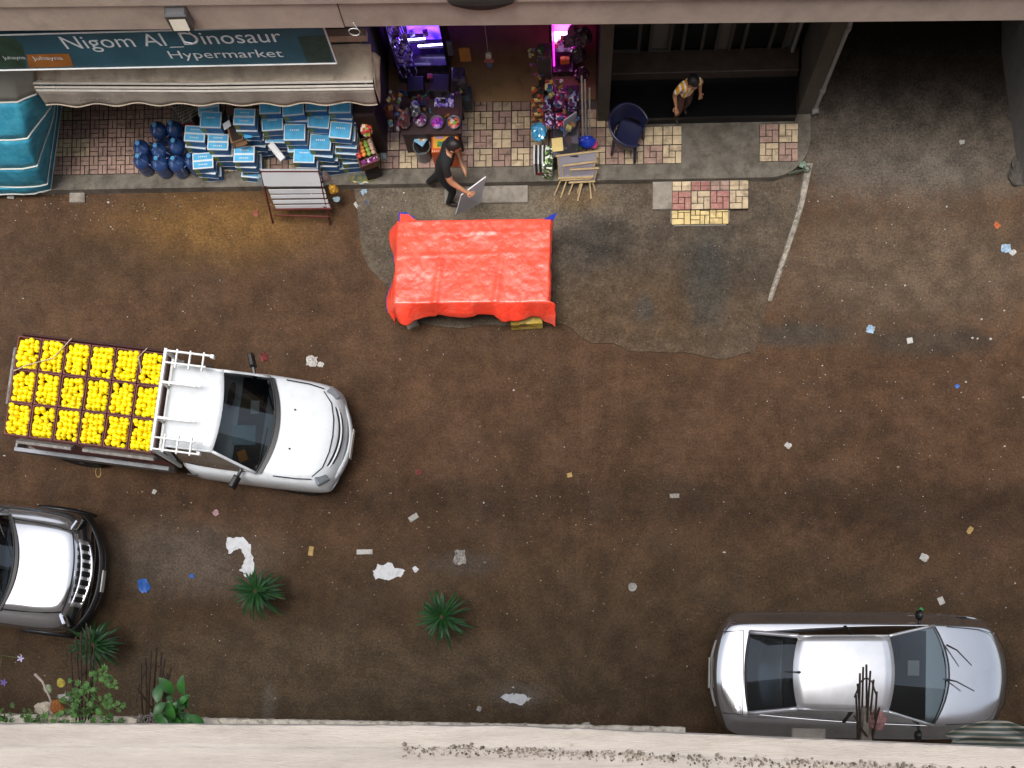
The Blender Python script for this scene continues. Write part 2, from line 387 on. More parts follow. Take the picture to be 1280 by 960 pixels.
lp = MB(); lp.prism([(-16, yl(-16) - .03), (14, yl(14) - .03), (14, 9.2), (-16, 9.2)], 4.473, 4.62); bpart('slab_lip', lp, m_plaster)
par = MB(); par.prism([(-16, yl(-16) + .02), (14, yl(14) + .02), (14, yl(14) + .16), (-16, yl(-16) + .16)], 4.623, 5.5); bpart('balcony_parapet', par, m_plaster)
uw = MB(); uw.box((-1, 11.6, 9.2), (30, 4.4, 9.1)); bpart('unseen_upper_wall', uw, M('unseen_wall_brown', '#5c4a3e', .9, var=.2, scale=3, world=True))  # unseen storeys added to block sky; dark brown so car sides mirror dark
for wx in (-12, -8.5, -5, -1.5, 2, 5.5, 9):
    for wz in (6.4, 9.6, 12.2):
        q = MB(); q.bbox((wx, 9.38, wz), (1.3, .08, 1.5), .02); w = bpart('window', q, m_white_metal)
        for s in (-.31, .31):
            q = MB(); q.box((wx + s, 9.335, wz), (.54, .02, 1.34)); q.build('pane', M('upper_pane', '#14181c', .1), w, BO)
xl, xm, xr, xe = P(478, 140, .15).x, P(748, 140, .15).x, P(752, 140, .15).x, 3.62
pw = MB(); pw.box((-1 - 4, 13.8, 2.07), (24, .2, 3.84)); bpart('back_wall', pw, m_shopwall)
for nm, x, y0 in (('partition', xl, 9.3), ('partition', xr + .02, 9.25)):
    q = MB(); q.box((x, (y0 + 13.7) / 2, 2.07), (.18, 13.7 - y0, 3.84)); bpart(nm, q, m_shopwall)
q = MB(); q.box((3.53, (9.3 + 13.7) / 2, 2.07), (.2, 4.4, 3.84)); bpart('corner_wall', q, m_shopwall)
q = MB(); q.box((10.6, 14.2, 2.0), (8, .2, 3.98)); bpart('alley_end_wall', q, m_shopwall)
q = MB(); q.box(((xl + xr) / 2, 11.65, .16), (xr - xl - .2, 4.1, .03)); bpart('shop_floor', q, m_shopfloor)
# dark shop front: black stone step, sill, framed windows and pale panels
q = MB(); q.bbox(((xr + 3.4) / 2 + .06, 9.5, .23), (3.4 - xr - .14, .62, .17), .01); bpart('stone_step', q, m_blackstone)
q = MB(); q.bbox(((xr + 3.4) / 2 + .06, 9.99, .31), (3.4 - xr - .14, .36, .33), .01); bpart('stone_step', q, M('brown_stone', '#4a3f36', .5, var=.2))
q = MB(); q.box(((xr + 3.4) / 2 + .06, 10.3, 2.0), (3.4 - xr - .14, .2, 3.6)); fw = bpart('shop_front', q, M('shop_front_dark', '#15130f', .6))
def framed(xa, xb, za, zb, mat_in, name):
    o = MB(); t = .05
    for c, d in ((((xa + xb) / 2, 10.17, za), (xb - xa + t, .06, t)), (((xa + xb) / 2, 10.17, zb), (xb - xa + t, .06, t)), ((xa, 10.17, (za + zb) / 2), (t, .06, zb - za - t)), ((xb, 10.17, (za + zb) / 2), (t, .06, zb - za - t))): o.box(c, d)
    w = o.build(name, m_frame, bd, BO)
    i = MB(); i.box(((xa + xb) / 2, 10.185, (za + zb) / 2), (xb - xa - .05, .02, zb - za - .05)); i.build('pane', mat_in, w, BO)
for (pa, pb, pya, pyb, mt, nm) in ((758, 802, 64, 22, m_pane, 'shop_window'), (812, 842, 62, 22, m_pale, 'wall_panel'), (852, 884, 66, 22, m_pane, 'shop_door'), (893, 918, 66, 30, m_pale, 'wall_panel'), (926, 968, 66, 36, m_pane, 'shop_window'), (978, 1000, 62, 22, m_pale, 'wall_panel')):
    a = PY(pa, pya, 10.17); c = PY(pb, pyb, 10.17); framed(a.x, c.x, a.z, min(3.6, c.z + .6), mt, nm)
# wall on the far side of the alley
aw = root('alley_wall', (6.95, 9.5, 0), 'bare grey concrete wall at the right mouth of the covered alley', 'wall')
q = MB(); a, c = P(1275, 232), P(1252, 66); q.prism([(a.x, a.y), (c.x, c.y), (c.x, 14.0), (11, 14.0), (11, a.y)], 0, 3.98); q.build('wall', M('alley_wall_concrete', '#77746f', .85, var=.15, dirt='#55514b', dirt_amt=.5, bump=.2, world=True), aw, aw.location)
q = MB(); t = (c - a).normalized(); q.box(a.lerp(c, .62) + Vector((-.01, 0, 1.0)), (.03, .5, .05), Matrix.Rotation(.5, 3, 'X')); q.build('metal_strap', m_steel, aw, aw.location)

# ---- our own building: wall below and above the viewer, ledges
m_cream = M('cream_render', '#c6bbaf', .9, var=.07, scale=4, bump=.4, bscale=40, stretch=(1, 7, 1), dirt='#958a7d', dirt_amt=.5, dirt_scale=2.5, world=True)
m_whitewash = M('flaking_whitewash', '#cfc6b4', .9, var=.1, scale=12, bump=.5, bscale=50, dirt='#54483a', dirt_amt=.95, dirt_scale=16, world=True)
ob_ = root('apartment_building', (0, -.9, 0), 'cream rendered apartment building along the bottom edge with projecting ledges', 'building')
AO = ob_.location
q = MB(); q.box((0, -1.9, 9.5), (34, 2, 19)); q.build('wall', m_cream, ob_, AO)
# upper ledge just below the viewer: two shallow steps and a crumbled lip
def ledge_top(x, y): return .004 * fbm(x * 6, y * 30)
q = MB(); e0, e1 = P(0, 905, 13.8), P(640, 908, 13.8); e2 = P(1280, 936, 13.8)
def ey(x):
    if x < e1.x: return e0.y + (e1.y - e0.y) * (x - e0.x) / (e1.x - e0.x)
    return e1.y + (e2.y - e1.y) * (x - e1.x) / (e2.x - e1.x)
def led(u, v):
    x = -2.2 + 4.4 * u; y0 = ey(x)
    wob = .004 * fbm(x * 3, 2) + .002 * fbm(x * 14, 5)
    prof = [(0, -.16), (0, -.02), (.0, -.003), (-.004, 0), (-.045 + wob, 0), (-.052 + wob, .002), (-.058 + wob * 1.4, .009), (-.075, .011), (-.2, .012), (-.85, .012)]
    i = min(int(v * 9 + .5), 9); dy, dz = prof[i]
    w = .0025 * fbm(x * 9, dy * 40) + .0016 * fbm(x * 40, dy * 90)
    return Vector((x, y0 + dy + w * (1 if i in (1, 2, 3, 5, 6) else .2), 13.8 + dz + ledge_top(x, dy) * (1 if i > 3 else .3)))
q.grid(led, 400, 9); q.build('upper_ledge', m_cream, ob_, AO)
# crumbs of broken render along the lip
rb = MB(); rr = random.Random(5)
for i in range(1500):
    x = P(rr.uniform(505, 1300), 940, 13.8).x; y = ey(x) - .058 + rr.gauss(-.004, .0065)
    s = rr.uniform(.0015, .006); a = rr.random() * 6
    pr = [(s * rr.uniform(.6, 1.2) * math.cos(a + j * 1.05), s * rr.uniform(.6, 1.2) * math.sin(a + j * 1.05)) for j in range(6)]
    zc = 13.808 + ledge_top(x, y - ey(x)); vs = [(x + p[0], y + p[1], zc - .004) for p in pr] + [(x + p[0] * .6, y + p[1] * .6, zc + s * rr.uniform(.5, 1.1)) for p in pr]
    rb.cur = rr.choice([0, 0, 0, 0, 1, 1, 1, 1, 1, 2]); rb.add(vs, [tuple(range(6, 12))] + [(j, (j + 1) % 6, 6 + (j + 1) % 6, 6 + j) for j in range(6)])
o = rb.build('broken_render', [m_cream, M('crumb_grey', '#8f8374', .9), M('crumb_dark', '#5d5144', .9)], ob_, AO); o['kind'] = 'stuff'
# lower ledge three floors down with flaking whitewash
q = MB(); f0, f1 = P(0, 893, 9.0), P(640, 905, 9.0)
def lled(u, v):
    x = -5.2 + 6.0 * u; y0 = f0.y + (f1.y - f0.y) * (x - f0.x) / (f1.x - f0.x)
    dy, dz = [(0, -.25), (0, -.01), (-.01, 0), (-.08, .0), (-.085, .02), (-.9, .02)][min(int(v * 5 + .5), 5)]
    return Vector((x, y0 + dy + .008 * fbm(x * 7, 1) + .006 * fbm(x * 25, dy * 9), 9.0 + dz + .004 * fbm(x * 20, dy * 30)))
q.grid(lled, 300, 5); q.build('lower_ledge', m_whitewash, ob_, AO)
q = MB(); q.box((2.8, -.62, 8.86), (3.98, .6, .24)); q.build('lower_ledge', m_conc, ob_, AO)
# ================================================================== VEHICLES
m_white_paint = M('white_paint', '#c9ced2', .34, var=.02, scale=2, coat=.6, dirt='#aaa9a3', dirt_amt=.35, dirt_scale=5)
m_silver = M('silver_paint', (.66, .67, .69), .3, .7, var=.02, scale=2, coat=.6, dirt='#7d7d7c', dirt_amt=.25, dirt_scale=2)
m_silver_dark = M('grey_paint', (.46, .47, .49), .1, .9, var=.02, scale=2, coat=.7, dirt='#8d8d8c', dirt_amt=.2, dirt_scale=2)
m_cabin = M('cabin_trim', '#26272a', .8, var=.2, scale=12)
m_seat = M('seat_cloth', '#4a4a4c', .9, var=.15)
m_lamp = M('lamp_glass', '#b9bec4', .08, .3, var=.05)
m_red = M('lamp_red', '#7d1111', .15, var=.05)
m_plate = M('plate', '#b9b7ae', .5, var=.1, dirt='#5a5348', dirt_amt=.6)
m_seam = M('panel_gap', '#0a0a0b', .8)
def tcurve(xe, xc, hw, ze, zc, n=12):
    return [Vector((xc + (xe - xc) * u * u, hw * u, zc + (ze - zc) * u * u)) for u in [-1 + 2 * i / n for i in range(n + 1)]]
def wheel(parent, x, y, r=.31, w=.2):
    s = 1 if y > 0 else -1; rot = Matrix.Rotation(-s * math.pi / 2, 3, 'X')
    t = MB(); t.lathe([(r * .6, -w / 2), (r * .92, -w / 2), (r, -w / 2 + .03), (r, w / 2 - .03), (r * .92, w / 2), (r * .6, w / 2)], 24, (x, y, r), rot)
    o = t.build('wheel', m_rubber, parent, smooth=False)
    m = MB(); m.lathe([(r * .6, w / 2 - .03), (r * .55, w / 2 - .01), (r * .2, w / 2 - .03), (r * .12, w / 2 + .005)], 16, (x, y, r), rot)
    m.build('rim', m_steel, o)
    return o
def body_loft(st, side, name, mat, parent, sub=2, cap=True):
    rings = []
    for (xc, xs, hw, zt, prof, zb) in st:
        hw *= 1.012; half = [(f * hw, zt + dz) for f, dz in prof]
        half += [(hw, zb + (zt - zb) * .5), (hw * .985, zb + (zt - zb) * .22), (hw * .93, zb), (hw * .5, zb - .02)]
        full = [(-y, z) for y, z in half[:0:-1]] + half
        rings.append([Vector((xc + (xs - xc) * (abs(y) / hw) ** 2.2, y, z)) for y, z in full])
    mb = MB(); n = len(rings[0])
    vs = [p for r in rings for p in r]
    fs = [(j * n + i, j * n + (i + 1) % n, j * n + n + (i + 1) % n, j * n + n + i) for j in range(len(rings) - 1) for i in range(n)]
    fs += [tuple(range(n))[::-1], tuple(range((len(rings) - 1) * n, len(rings) * n))]
    mb.add(vs, fs)
    return mb.build(name, mat, parent, smooth=True, sub=sub, weld=True)
def greenhouse(parent, ws0, ws1, rw1, rw0, paint, belt, posts=(.5,), roof_bulge=.03, rail=.022, glass_side=True):
    """four cross curves: windscreen foot and head, rear glass head and foot"""
    n = len(ws0) - 1
    def lerpc(a, b, t, bul=0.0): return [p.lerp(q, t) + Vector((0, 0, bul * 4 * t * (1 - t))) for p, q in zip(a, b)]
    mb = MB(); mb.loft([lerpc(ws0, ws1, t / 6, .018) for t in range(7)]); mb.build('windscreen', m_glass, parent, smooth=True)
    mb = MB(); mb.loft([lerpc(ws1, rw1, t / 10, roof_bulge) for t in range(11)]); roof = mb.build('roof', paint, parent, smooth=True, solid=.012)
    mb = MB(); mb.loft([lerpc(rw1, rw0, t / 6, .018) for t in range(7)]); mb.build('rear_window', m_glass, parent, smooth=True)
    for s in (0, -1):
        top = [ws0[s].lerp(ws1[s], t / 5) for t in range(6)] + [ws1[s].lerp(rw1[s], t / 10) for t in range(1, 11)] + [rw1[s].lerp(rw0[s], t / 5) for t in range(1, 6)]
        low = [Vector((p.x, ws0[s].y + (rw0[s].y - ws0[s].y) * (ws0[s].x - p.x) / (ws0[s].x - rw0[s].x) + (.025 if s else -.025) * math.sin(math.pi * min(1, max(0, (ws0[s].x - p.x) / (ws0[s].x - rw0[s].x)))), belt)) for p in top]
        mb = MB(); mb.loft([low, [a.lerp(b, .5) + Vector((0, .012 if s else -.012, 0)) for a, b in zip(low, top)], top]); mb.build('side_window', m_glass_side, parent, smooth=True)
        mb = MB(); mb.tube(top[:6], rail * 1.1, 8); mb.build('front_pillar', paint, parent, smooth=True)
        mb = MB(); mb.tube(top[5:16], rail, 8); mb.build('roof_rail', paint, parent, smooth=True)
        mb = MB(); mb.tube(top[15:], rail * 1.6, 8); mb.build('rear_pillar', paint, parent, smooth=True)
        for f in posts:
            i = 5 + int(f * 10); mb = MB(); mb.tube([top[i], low[i]], .03, 6); mb.build('door_pillar', m_black_plastic, parent)
    for c in (ws0, rw0): k = MB(); k.tube([p + Vector((0, 0, .004)) for p in c], .012, 6); k.build('window_seal', m_black_plastic, parent)
def seams(parent, lines, r=.005):
    for ln in lines: k = MB(); k.tube(ln, r, 5); k.build('panel_gap', m_seam, parent)
def mirror(parent, x, y, z, s, mat, l=.1):
    k = MB(); k.tube([(x, y - s * .05, z - .04), (x - .01, y + s * l, z)], .02, 6); k.lathe([(.0, -.045), (.06, -.04), (.085, 0), (.075, .03), (.0, .05)], 12, (x - .015, y + s * (l + .07), z), Matrix.Rotation(math.pi / 2, 3, 'Y') @ Matrix.Scale(1.0, 3))
    return k.build('wing_mirror', mat, parent, smooth=True)
PR = [(0, 0), (.4, -.004), (.72, -.016), (.87, -.045), (.96, -.11)]
PQ = [(0, 0), (.4, -.004), (.72, -.012), (.80, -.025), (.86, -.05), (.92, -.08), (.97, -.12)]
PS = [(0, 0), (.4, -.002), (.745, -.003), (.775, -.012), (.80, -.06), (.87, -.2), (.95, -.36)]

# ---- silver saloon parked under the near ledge
def saloon():
    O = P(1072, 845.5, 0); O.z = 0
    r = root('parked_car', O, 'silver saloon car parked lengthwise at the bottom right under the ledge', 'car', None, R(-.3))
    Z = [(-2.38, -2.2, .68, .62, PQ, .36), (-2.36, -2.16, .80, .86, PQ, .3), (-2.3, -2.1, .88, .955, PQ, .26), (-2.1, -1.95, .925, .985, PS, .22), (-1.85, -1.8, .94, .99, PS, .2), (-1.0, -1.0, .955, .985, PS, .2), (0, 0, .96, .98, PS, .2),
         (.75, .75, .955, .97, PS, .2), (1.05, 1.0, .95, .955, PS, .2), (1.5, 1.4, .93, .89, PS, .2), (1.8, 1.62, .90, .81, PS, .22), (1.98, 1.72, .84, .70, PQ, .26), (2.06, 1.76, .76, .58, PQ, .3), (2.08, 1.8, .70, .45, PQ, .32)]
    body_loft(Z, None, 'body', m_silver_dark, r)
    greenhouse(r, tcurve(.82, 1.04, .73, .99, 1.0), tcurve(.05, .12, .54, 1.41, 1.45), tcurve(-1.22, -1.30, .52, 1.39, 1.43), tcurve(-1.84, -1.9, .60, 1.0, 1.03), m_silver, .985, posts=(.45,))
    for x in (1.3, -1.35):
        for y in (.80, -.80): wheel(r, x, y, .30)
    k = MB(); k.bbox((.45, 0, 1.0), (.5, 1.3, .06), .02); k.build('dashboard', m_cabin, r)
    for y in (.33, -.33):
        k = MB(); k.bbox((-.25, y, 1.03), (.16, .42, .3), .05, Matrix.Rotation(-.25, 3, 'Y')); k.bbox((-.33, y, 1.24), (.08, .22, .12), .03); k.build('seat', m_seat, r)
    k = MB(); k.bbox((-1.25, 0, 1.05), (.2, 1.05, .12), .03); k.build('rear_shelf', m_seat, r)
    k = MB(); k.box((.5, .1, 1.09), (.16, .22, .006), Matrix.Rotation(-.1, 3, 'Y')); k.build('paper_on_dashboard', M('paper', '#cfcfca', .7, var=.05), r)
    k = MB(); k.lathe([(.17, 0), (.185, .012), (.17, .024)], 20, (.22, .34, 1.03), Matrix.Rotation(-1.0, 3, 'Y')); k.build('steering_wheel', m_black_plastic, r)
    def top(x, y): return Vector((x, y, 0))
    seams(r, [[(-1.93, y * .62, 1.0 - .015 * abs(y)) for y in (-1, -.5, 0, .5, 1)], [(-1.93, .62, .985), (-2.28, .6, .95)], [(-1.93, -.62, .985), (-2.28, -.6, .95)], [(1.02, .72, .955), (1.5, .69, .885), (1.78, .62, .81), (1.93, .4, .75), (1.97, 0, .735), (1.93, -.4, .75), (1.78, -.62, .81), (1.5, -.69, .885), (1.02, -.72, .955)]])
    k = MB(); k.grid(lambda u, v: Vector((-2.37 + .09 * (2 * u - 1) ** 2 + .02 * v, -.5 + u * 1.0, .55 + .2 * v)), 10, 2); k.build('number_plate_strip', m_white_metal, r, solid=.01)
    k = MB(); k.box((-2.388, 0, .66), (.012, .46, .1)); k.build('number_plate', m_plate, r)
    for y in (.62, -.62):
        k = MB(); k.bbox((-2.15, y * .98, .76), (.1, .2, .12), .03); k.build('tail_light', m_red, r)
        k = MB(); k.bbox((1.66, y * .98, .72), (.2, .16, .1), .04, Matrix.Rotation(-.35 * (1 if y > 0 else -1), 3, 'Z')); k.build('headlight', m_lamp, r)
        for x in (.1, -.75):
            k = MB(); k.bbox((x, (.885 if y > 0 else -.885), .66), (.16, .03, .025), .008); k.build('door_handle', m_silver_dark, r)
        s = 1 if y > 0 else -1
        mirror(r, .62, .76 * s, 1.0, s, m_black_plastic, .05)
        k = MB(); k.tube([(.82 - 2.66 * t_ / 12, (.735 - .13 * t_ / 12 + .027 * math.sin(math.pi * t_ / 12)) * s, .985) for t_ in range(13)], .006, 6); k.build('belt_trim', m_chrome, r)
    k = MB(); k.tube([(-1.2, 0, 1.44), (-1.27, 0, 1.48), (-1.45, 0, 1.56)], [.02, .012, .005], 6); k.build('antenna', m_black_plastic, r)
    for y0, y1, x1 in ((.45, .15, 1.32), (-.05, -.22, 1.36)):
        k = MB(); k.tube([(1.0, y0, .99), (1.12, (y0 * 2 + y1) / 3 + .02, 1.07), (x1, y1, 1.10)], [.014, .011, .008], 6); k.build('wiper', m_black_plastic, r)
    return r
saloon()

# ---- white pickup loaded with crates
PKA = R(-7.3)
def pickup():
    O = P(225, 515, 0); d = Vector((math.cos(PKA), math.sin(PKA), 0)); l_ = Vector((-d.y, d.x, 0)); O = O + l_ * -.29 - d * .04
    r = root('pickup_truck', O, 'white pickup truck stacked with crates of yellow fruit in mid street', 'truck', None, PKA)
    Z = [(.44, .44, .83, 1.02, PR, .34), (.9, .9, .845, 1.03, PR, .32), (1.5, 1.5, .85, 1.04, PR, .32), (1.85, 1.8, .85, 1.05, PR, .32), (2.2, 2.1, .845, 1.03, PR, .32), (2.6, 2.48, .835, .985, PR, .32), (2.86, 2.66, .82, .92, PR, .34), (2.97, 2.74, .80, .80, PR, .36), (3.02, 2.8, .77, .64, PR, .38), (3.02, 2.82, .74, .48, PR, .4)]
    body_loft(Z, None, 'cab_body', m_white_paint, r)
    greenhouse(r, tcurve(1.80, 1.98, .74, 1.06, 1.08), tcurve(1.28, 1.36, .60, 1.58, 1.62), tcurve(.53, .52, .60, 1.57, 1.61), tcurve(.47, .47, .70, 1.05, 1.06), m_white_paint, 1.05, posts=(.9,), roof_bulge=.02)
    for y in (-.4, -.2, 0, .2, .4): k = MB(); k.box((.92, y, 1.628 - .04 * (y / .6) ** 2), (.66, .02, .012)); k.build('roof_rib', m_white_paint, r)
    for x in (2.25, -1.3):
        for y in (.70, -.70): wheel(r, x, y, .33, .2)
    # cabin
    k = MB(); k.bbox((1.62, 0, 1.085), (.4, 1.36, .05), .02); k.build('dashboard', m_cabin, r)
    k = MB(); k.bbox((.85, 0, 1.12), (.2, 1.2, .3), .06, Matrix.Rotation(-.2, 3, 'Y')); k.build('bench_seat', m_seat, r)
    k = MB(); k.lathe([(.19, 0), (.205, .013), (.19, .026)], 20, (1.3, .36, 1.16), Matrix.Rotation(-1.0, 3, 'Y')); k.build('steering_wheel', m_black_plastic, r)
    k = MB(); k.box((1.66, .24, 1.118), (.13, .2, .008), Matrix.Rotation(.1, 3, 'Z')); k.build('paper_on_dashboard', MATS['paper'], r)
    k = MB(); k.bbox((1.6, .22, 1.113), (.34, .42, .012), .004); k.build('dash_mat', M('brown_mat', '#5a4a2c', .9), r)
    k = MB(); k.bbox((1.58, -.52, 1.125), (.14, .17, .04), .008, Matrix.Rotation(.5, 3, 'Z')); k.build('orange_box', M('orange_card', '#e08a1e', .6, var=.08), r)
    k = MB(); k.bbox((1.55, -.2, 1.115), (.36, .3, .014), .005, Matrix.Rotation(.12, 3, 'Z')); k.build('pale_cloth', M('pale_blue_cloth', '#9fc0cc', .8), r)
    # wipers, gaps, lamps
    for y0, y1 in ((.2, .62), (-.55, -.05)):
        k = MB(); k.tube([(1.97 - .22 * (y0 / .74) ** 2, y0, 1.085), (1.9 - .18 * (y1 / .74) ** 2, y1, 1.12)], .01, 6); k.build('wiper', m_black_plastic, r)
    k = MB(); k.grid(lambda u, v: Vector((1.985 - .19 * (2 * u - 1) ** 2 + .07 * v, -.74 + 1.48 * u, 1.073 - .012 * v - .02 * (2 * u - 1) ** 2)), 14, 1); k.build('scuttle_panel', m_black_plastic, r, solid=.01)
    seams(r, [[(2.05, .74, 1.02), (2.4, .73, .985), (2.62, .7, .93)], [(2.05, -.74, 1.02), (2.4, -.73, .985), (2.62, -.7, .93)], [(2.62, .66, .925), (2.76, .5, .915), (2.83, .25, .917), (2.85, 0, .92), (2.83, -.25, .917), (2.76, -.5, .915), (2.62, -.66, .925)]], .009)
    k = MB(); k.grid(lambda u, v: Vector((2.93 - .12 * (2 * u - 1) ** 2 + .05 * v, -.46 + .92 * u, .895 - .085 * v - .02 * (2 * u - 1) ** 2)), 14, 2); gr = k.build('grille', m_black_plastic, r, solid=.012)
    k = MB(); k.tube([(2.965 - .12 * u * u, .46 * u, .87 - .02 * u * u) for u in [-1 + i / 6 for i in range(13)]], .014, 6); k.build('grille_bar', m_white_paint, gr)
    for s in (1, -1):
        k = MB(); k.bbox((2.74, s * .655, .835), (.2, .16, .09), .04, Matrix.Rotation(-s * .75, 3, 'Z') @ Matrix.Rotation(.4, 3, 'Y')); k.build('headlight', M('lamp_smoke', '#7d848a', .08, .3, var=.1), r)
        k = MB(); k.lathe([(.012, 0), (.016, .008), (.006, .014)], 8, (2.25, s * .3, 1.03)); k.build('washer_jet', m_black_plastic, r)
        k = MB(); k.tube([(1.6, s * .66, 1.09), (1.53, s * .9, 1.14)], .028, 6); k.bbox((1.52, s * .93, 1.14), (.08, .2, .16), .03, Matrix.Rotation(s * .35, 3, 'Z')); k.build('wing_mirror', m_black_plastic, r)
        k = MB(); k.bbox((.75, s * .855, .88), (.16, .025, .03), .008); k.build('door_handle', m_black_plastic, r)
    k = MB(); k.grid(lambda u, v: Vector((3.04 - .27 * (2 * u - 1) ** 2 + .02 * math.sin(math.pi * v), -.74 + 1.48 * u, .42 + .22 * v)), 16, 3); k.build('bumper', m_white_paint, r, smooth=True, solid=.02)
    k = MB(); k.box((3.065, 0, .52), (.012, .46, .11)); k.build('number_plate', m_plate, r)
    # load bed: floor, plank sides and tailgate
    m_bed = M('bed_metal', '#8f8c88', .5, .5, var=.15, scale=8, dirt='#3f332b', dirt_amt=.8, dirt_scale=6)
    k = MB(); k.bbox((-.83, 0, .60), (2.4, 1.62, .16), .02); k.build('bed_floor', m_bed, r)
    for s in (1, -1):
        for j, z in enumerate((.73, .87)):
            k = MB(); k.bbox((-.83, s * .81, z), (2.46, .035, .125), .01); k.build('side_board', m_bed, r)
        k = MB(); k.bbox((-.83, s * .825, .955), (2.48, .07, .03), .01); k.build('side_rail', m_steel, r)
    k = MB(); k.bbox((-2.06, 0, .8), (.04, 1.62, .27), .01); k.build('tailgate', m_bed, r)
    # white rack behind and over the cab
    rk = MB()
    for s in (1, -1):
        rk.box((.49, s * .72, 1.28), (.045, .045, 1.1)); rk.box((.49, s * .26, 1.28), (.035, .035, 1.1))
    rk.box((.49, 0, 1.84), (.04, 1.5, .04)); rk.box((.47, 0, 1.5), (.04, 1.44, .04))
    rack = rk.build('cab_rack', m_white_metal, r)
    for s in (1, -1):
        k = MB(); k.box((.84, s * .72, 1.84), (.7, .024, .034)); k.box((.8, s * .55, 1.84), (.62, .022, .03))
        for x in (.66, .86, 1.06): k.box((x, s * .62, 1.842), (.022, .27, .028))
        k.box((1.19, s * .71, 1.84), (.05, .05, .06)); k.build('rack_ladder', m_white_metal, rack)
        k = MB(); k.box((.76, s * .26, 1.84), (.5, .035, .035)); k.box((1.02, s * .26, 1.84), (.12, .02, .02)); k.build('rack_bar', m_white_metal, rack)
    return r, O
pk, PKO = pickup()
# crates on the bed
m_crate = M('maroon_crate', '#6a302a', .55, var=.2, scale=9, dirt='#3a1a18', dirt_amt=.4, rand=.2)
m_fruit = M('yellow_fruit', '#ffe600', .45, var=.06, scale=20, bump=.15, bscale=160, rand=.14, col2='#f6d200')
CL, CW, CH = .374, .492, .31
def crate_mesh():
    c = MB(); t = .014
    c.box((0, 0, .008), (CL - .02, CW - .02, .016))
    for z in (.05, .13, .21, .29):
        for s in (1, -1):
            c.box((0, s * (CW / 2 - t / 2 - .004), z), (CL - .01, t, .046 if z < .28 else .03)); c.box((s * (CL / 2 - t / 2 - .004), 0, z), (t, CW - .012 - 2 * t, .046 if z < .28 else .03))
    for sx in (1, -1):
        for sy in (1, -1): c.box((sx * (CL / 2 - .022), sy * (CW / 2 - .022), CH / 2), (.026, .026, CH - .004))
    return c.mesh('fruit_crate', m_crate)
cm = crate_mesh()
fr_me = None
def ico(r, sub=2):
    bm = bmesh.new(); bmesh.ops.create_icosphere(bm, subdivisions=sub, radius=r); me = bpy.data.meshes.new('fruit'); bm.to_mesh(me); bm.free()
    me.materials.append(m_fruit); me.polygons.foreach_set('use_smooth', [True] * len(me.polygons)); return me
fr_me = ico(.044)
dx = Vector((math.cos(PKA), math.sin(PKA), 0)); dy = Vector((-dx.y, dx.x, 0))
def bedpt(x, y, z): return PKO + dx * x + dy * y + Vector((0, 0, z))
rowname = ['near row', 'middle row', 'far row']
colname = ['at the tail', 'second from tail', 'third from tail', 'third from cab', 'second from cab', 'next to cab']
frng = random.Random(11); single = []; rest = []
for lv in range(3):
    for i in range(6):
        for j in range(3):
            x = -1.69 + i * (CL + .006); y = (j - 1) * (CW + .005)
            if lv < 2 and j == 1 and 0 < i < 5: continue      # buried in the load, nothing of them shows
            zz = .685 + .312 * lv; c = bpy.data.objects.new('fruit_crate', cm); COL.objects.link(c)
            c.location = bedpt(x, y, zz) ; c.rotation_euler.z = PKA + frng.uniform(-.012, .012)
            if lv == 2: tag(c, 'maroon crate full of yellow fruit, %s of the pickup load, %s' % (rowname[j], colname[i]), 'crate', 'crates on the pickup')
            else: tag(c, 'maroon crate buried in the %s layer of the pickup load' % ('bottom' if lv == 0 else 'second'), 'crate', 'crates in the %s layer of the load' % ('bottom' if lv == 0 else 'second'))
            if lv == 2:
                pts = []
                ph = frng.random()
                for lay_, (nx, ny, zz2, off) in enumerate(((4, 5, .24, 0), (4, 5, .302, .5))):
                    for a in range(nx):
                        for b in range(ny):
                            px = (a + .5 + (off - .25) * .5) / nx * (CL - .066) - (CL - .066) / 2; py = (b + .5 + (off - .25) * .5) / ny * (CW - .066) - (CW - .066) / 2
                            if lay_ == 1 and frng.random() < .1: continue
                            pts.append((px + frng.uniform(-.013, .013), py + frng.uniform(-.013, .013), zz2 + frng.uniform(-.012, .022)))
                for q in pts:
                    w = bedpt(x + q[0], y + q[1], zz + q[2]); s = frng.uniform(.78, 1.16)
                    (single if (q[2] > .285) else rest).append((w, s, j, i))
frng.shuffle(single)
rest += single[300:]; single = single[:300]
for (w, s, j, i) in single:
    o = bpy.data.objects.new('fruit', fr_me); COL.objects.link(o); o.location = w; o.scale = (s, s, s * frng.uniform(.9, 1.0)); o.rotation_euler = (frng.random() * 3, frng.random() * 3, 0)
    tag(o, 'yellow fruit heaped in the pickup crate of the %s, %s' % (rowname[j], colname[i]), 'fruit', 'fruit in the pickup crate of the %s, %s' % (rowname[j], colname[i]))
bm = bmesh.new()
for (w, s, j, i) in rest:
    bmesh.ops.create_icosphere(bm, subdivisions=2, radius=.044 * s, matrix=Matrix.Translation(w))
me = bpy.data.meshes.new('fruit_heap'); bm.to_mesh(me); bm.free(); me.materials.append(m_fruit); me.polygons.foreach_set('use_smooth', [True] * len(me.polygons))
o = bpy.data.objects.new('fruit_heap', me); COL.objects.link(o); tag(o, 'remaining yellow fruit filling the crates on the pickup', 'fruit', None, 'stuff')
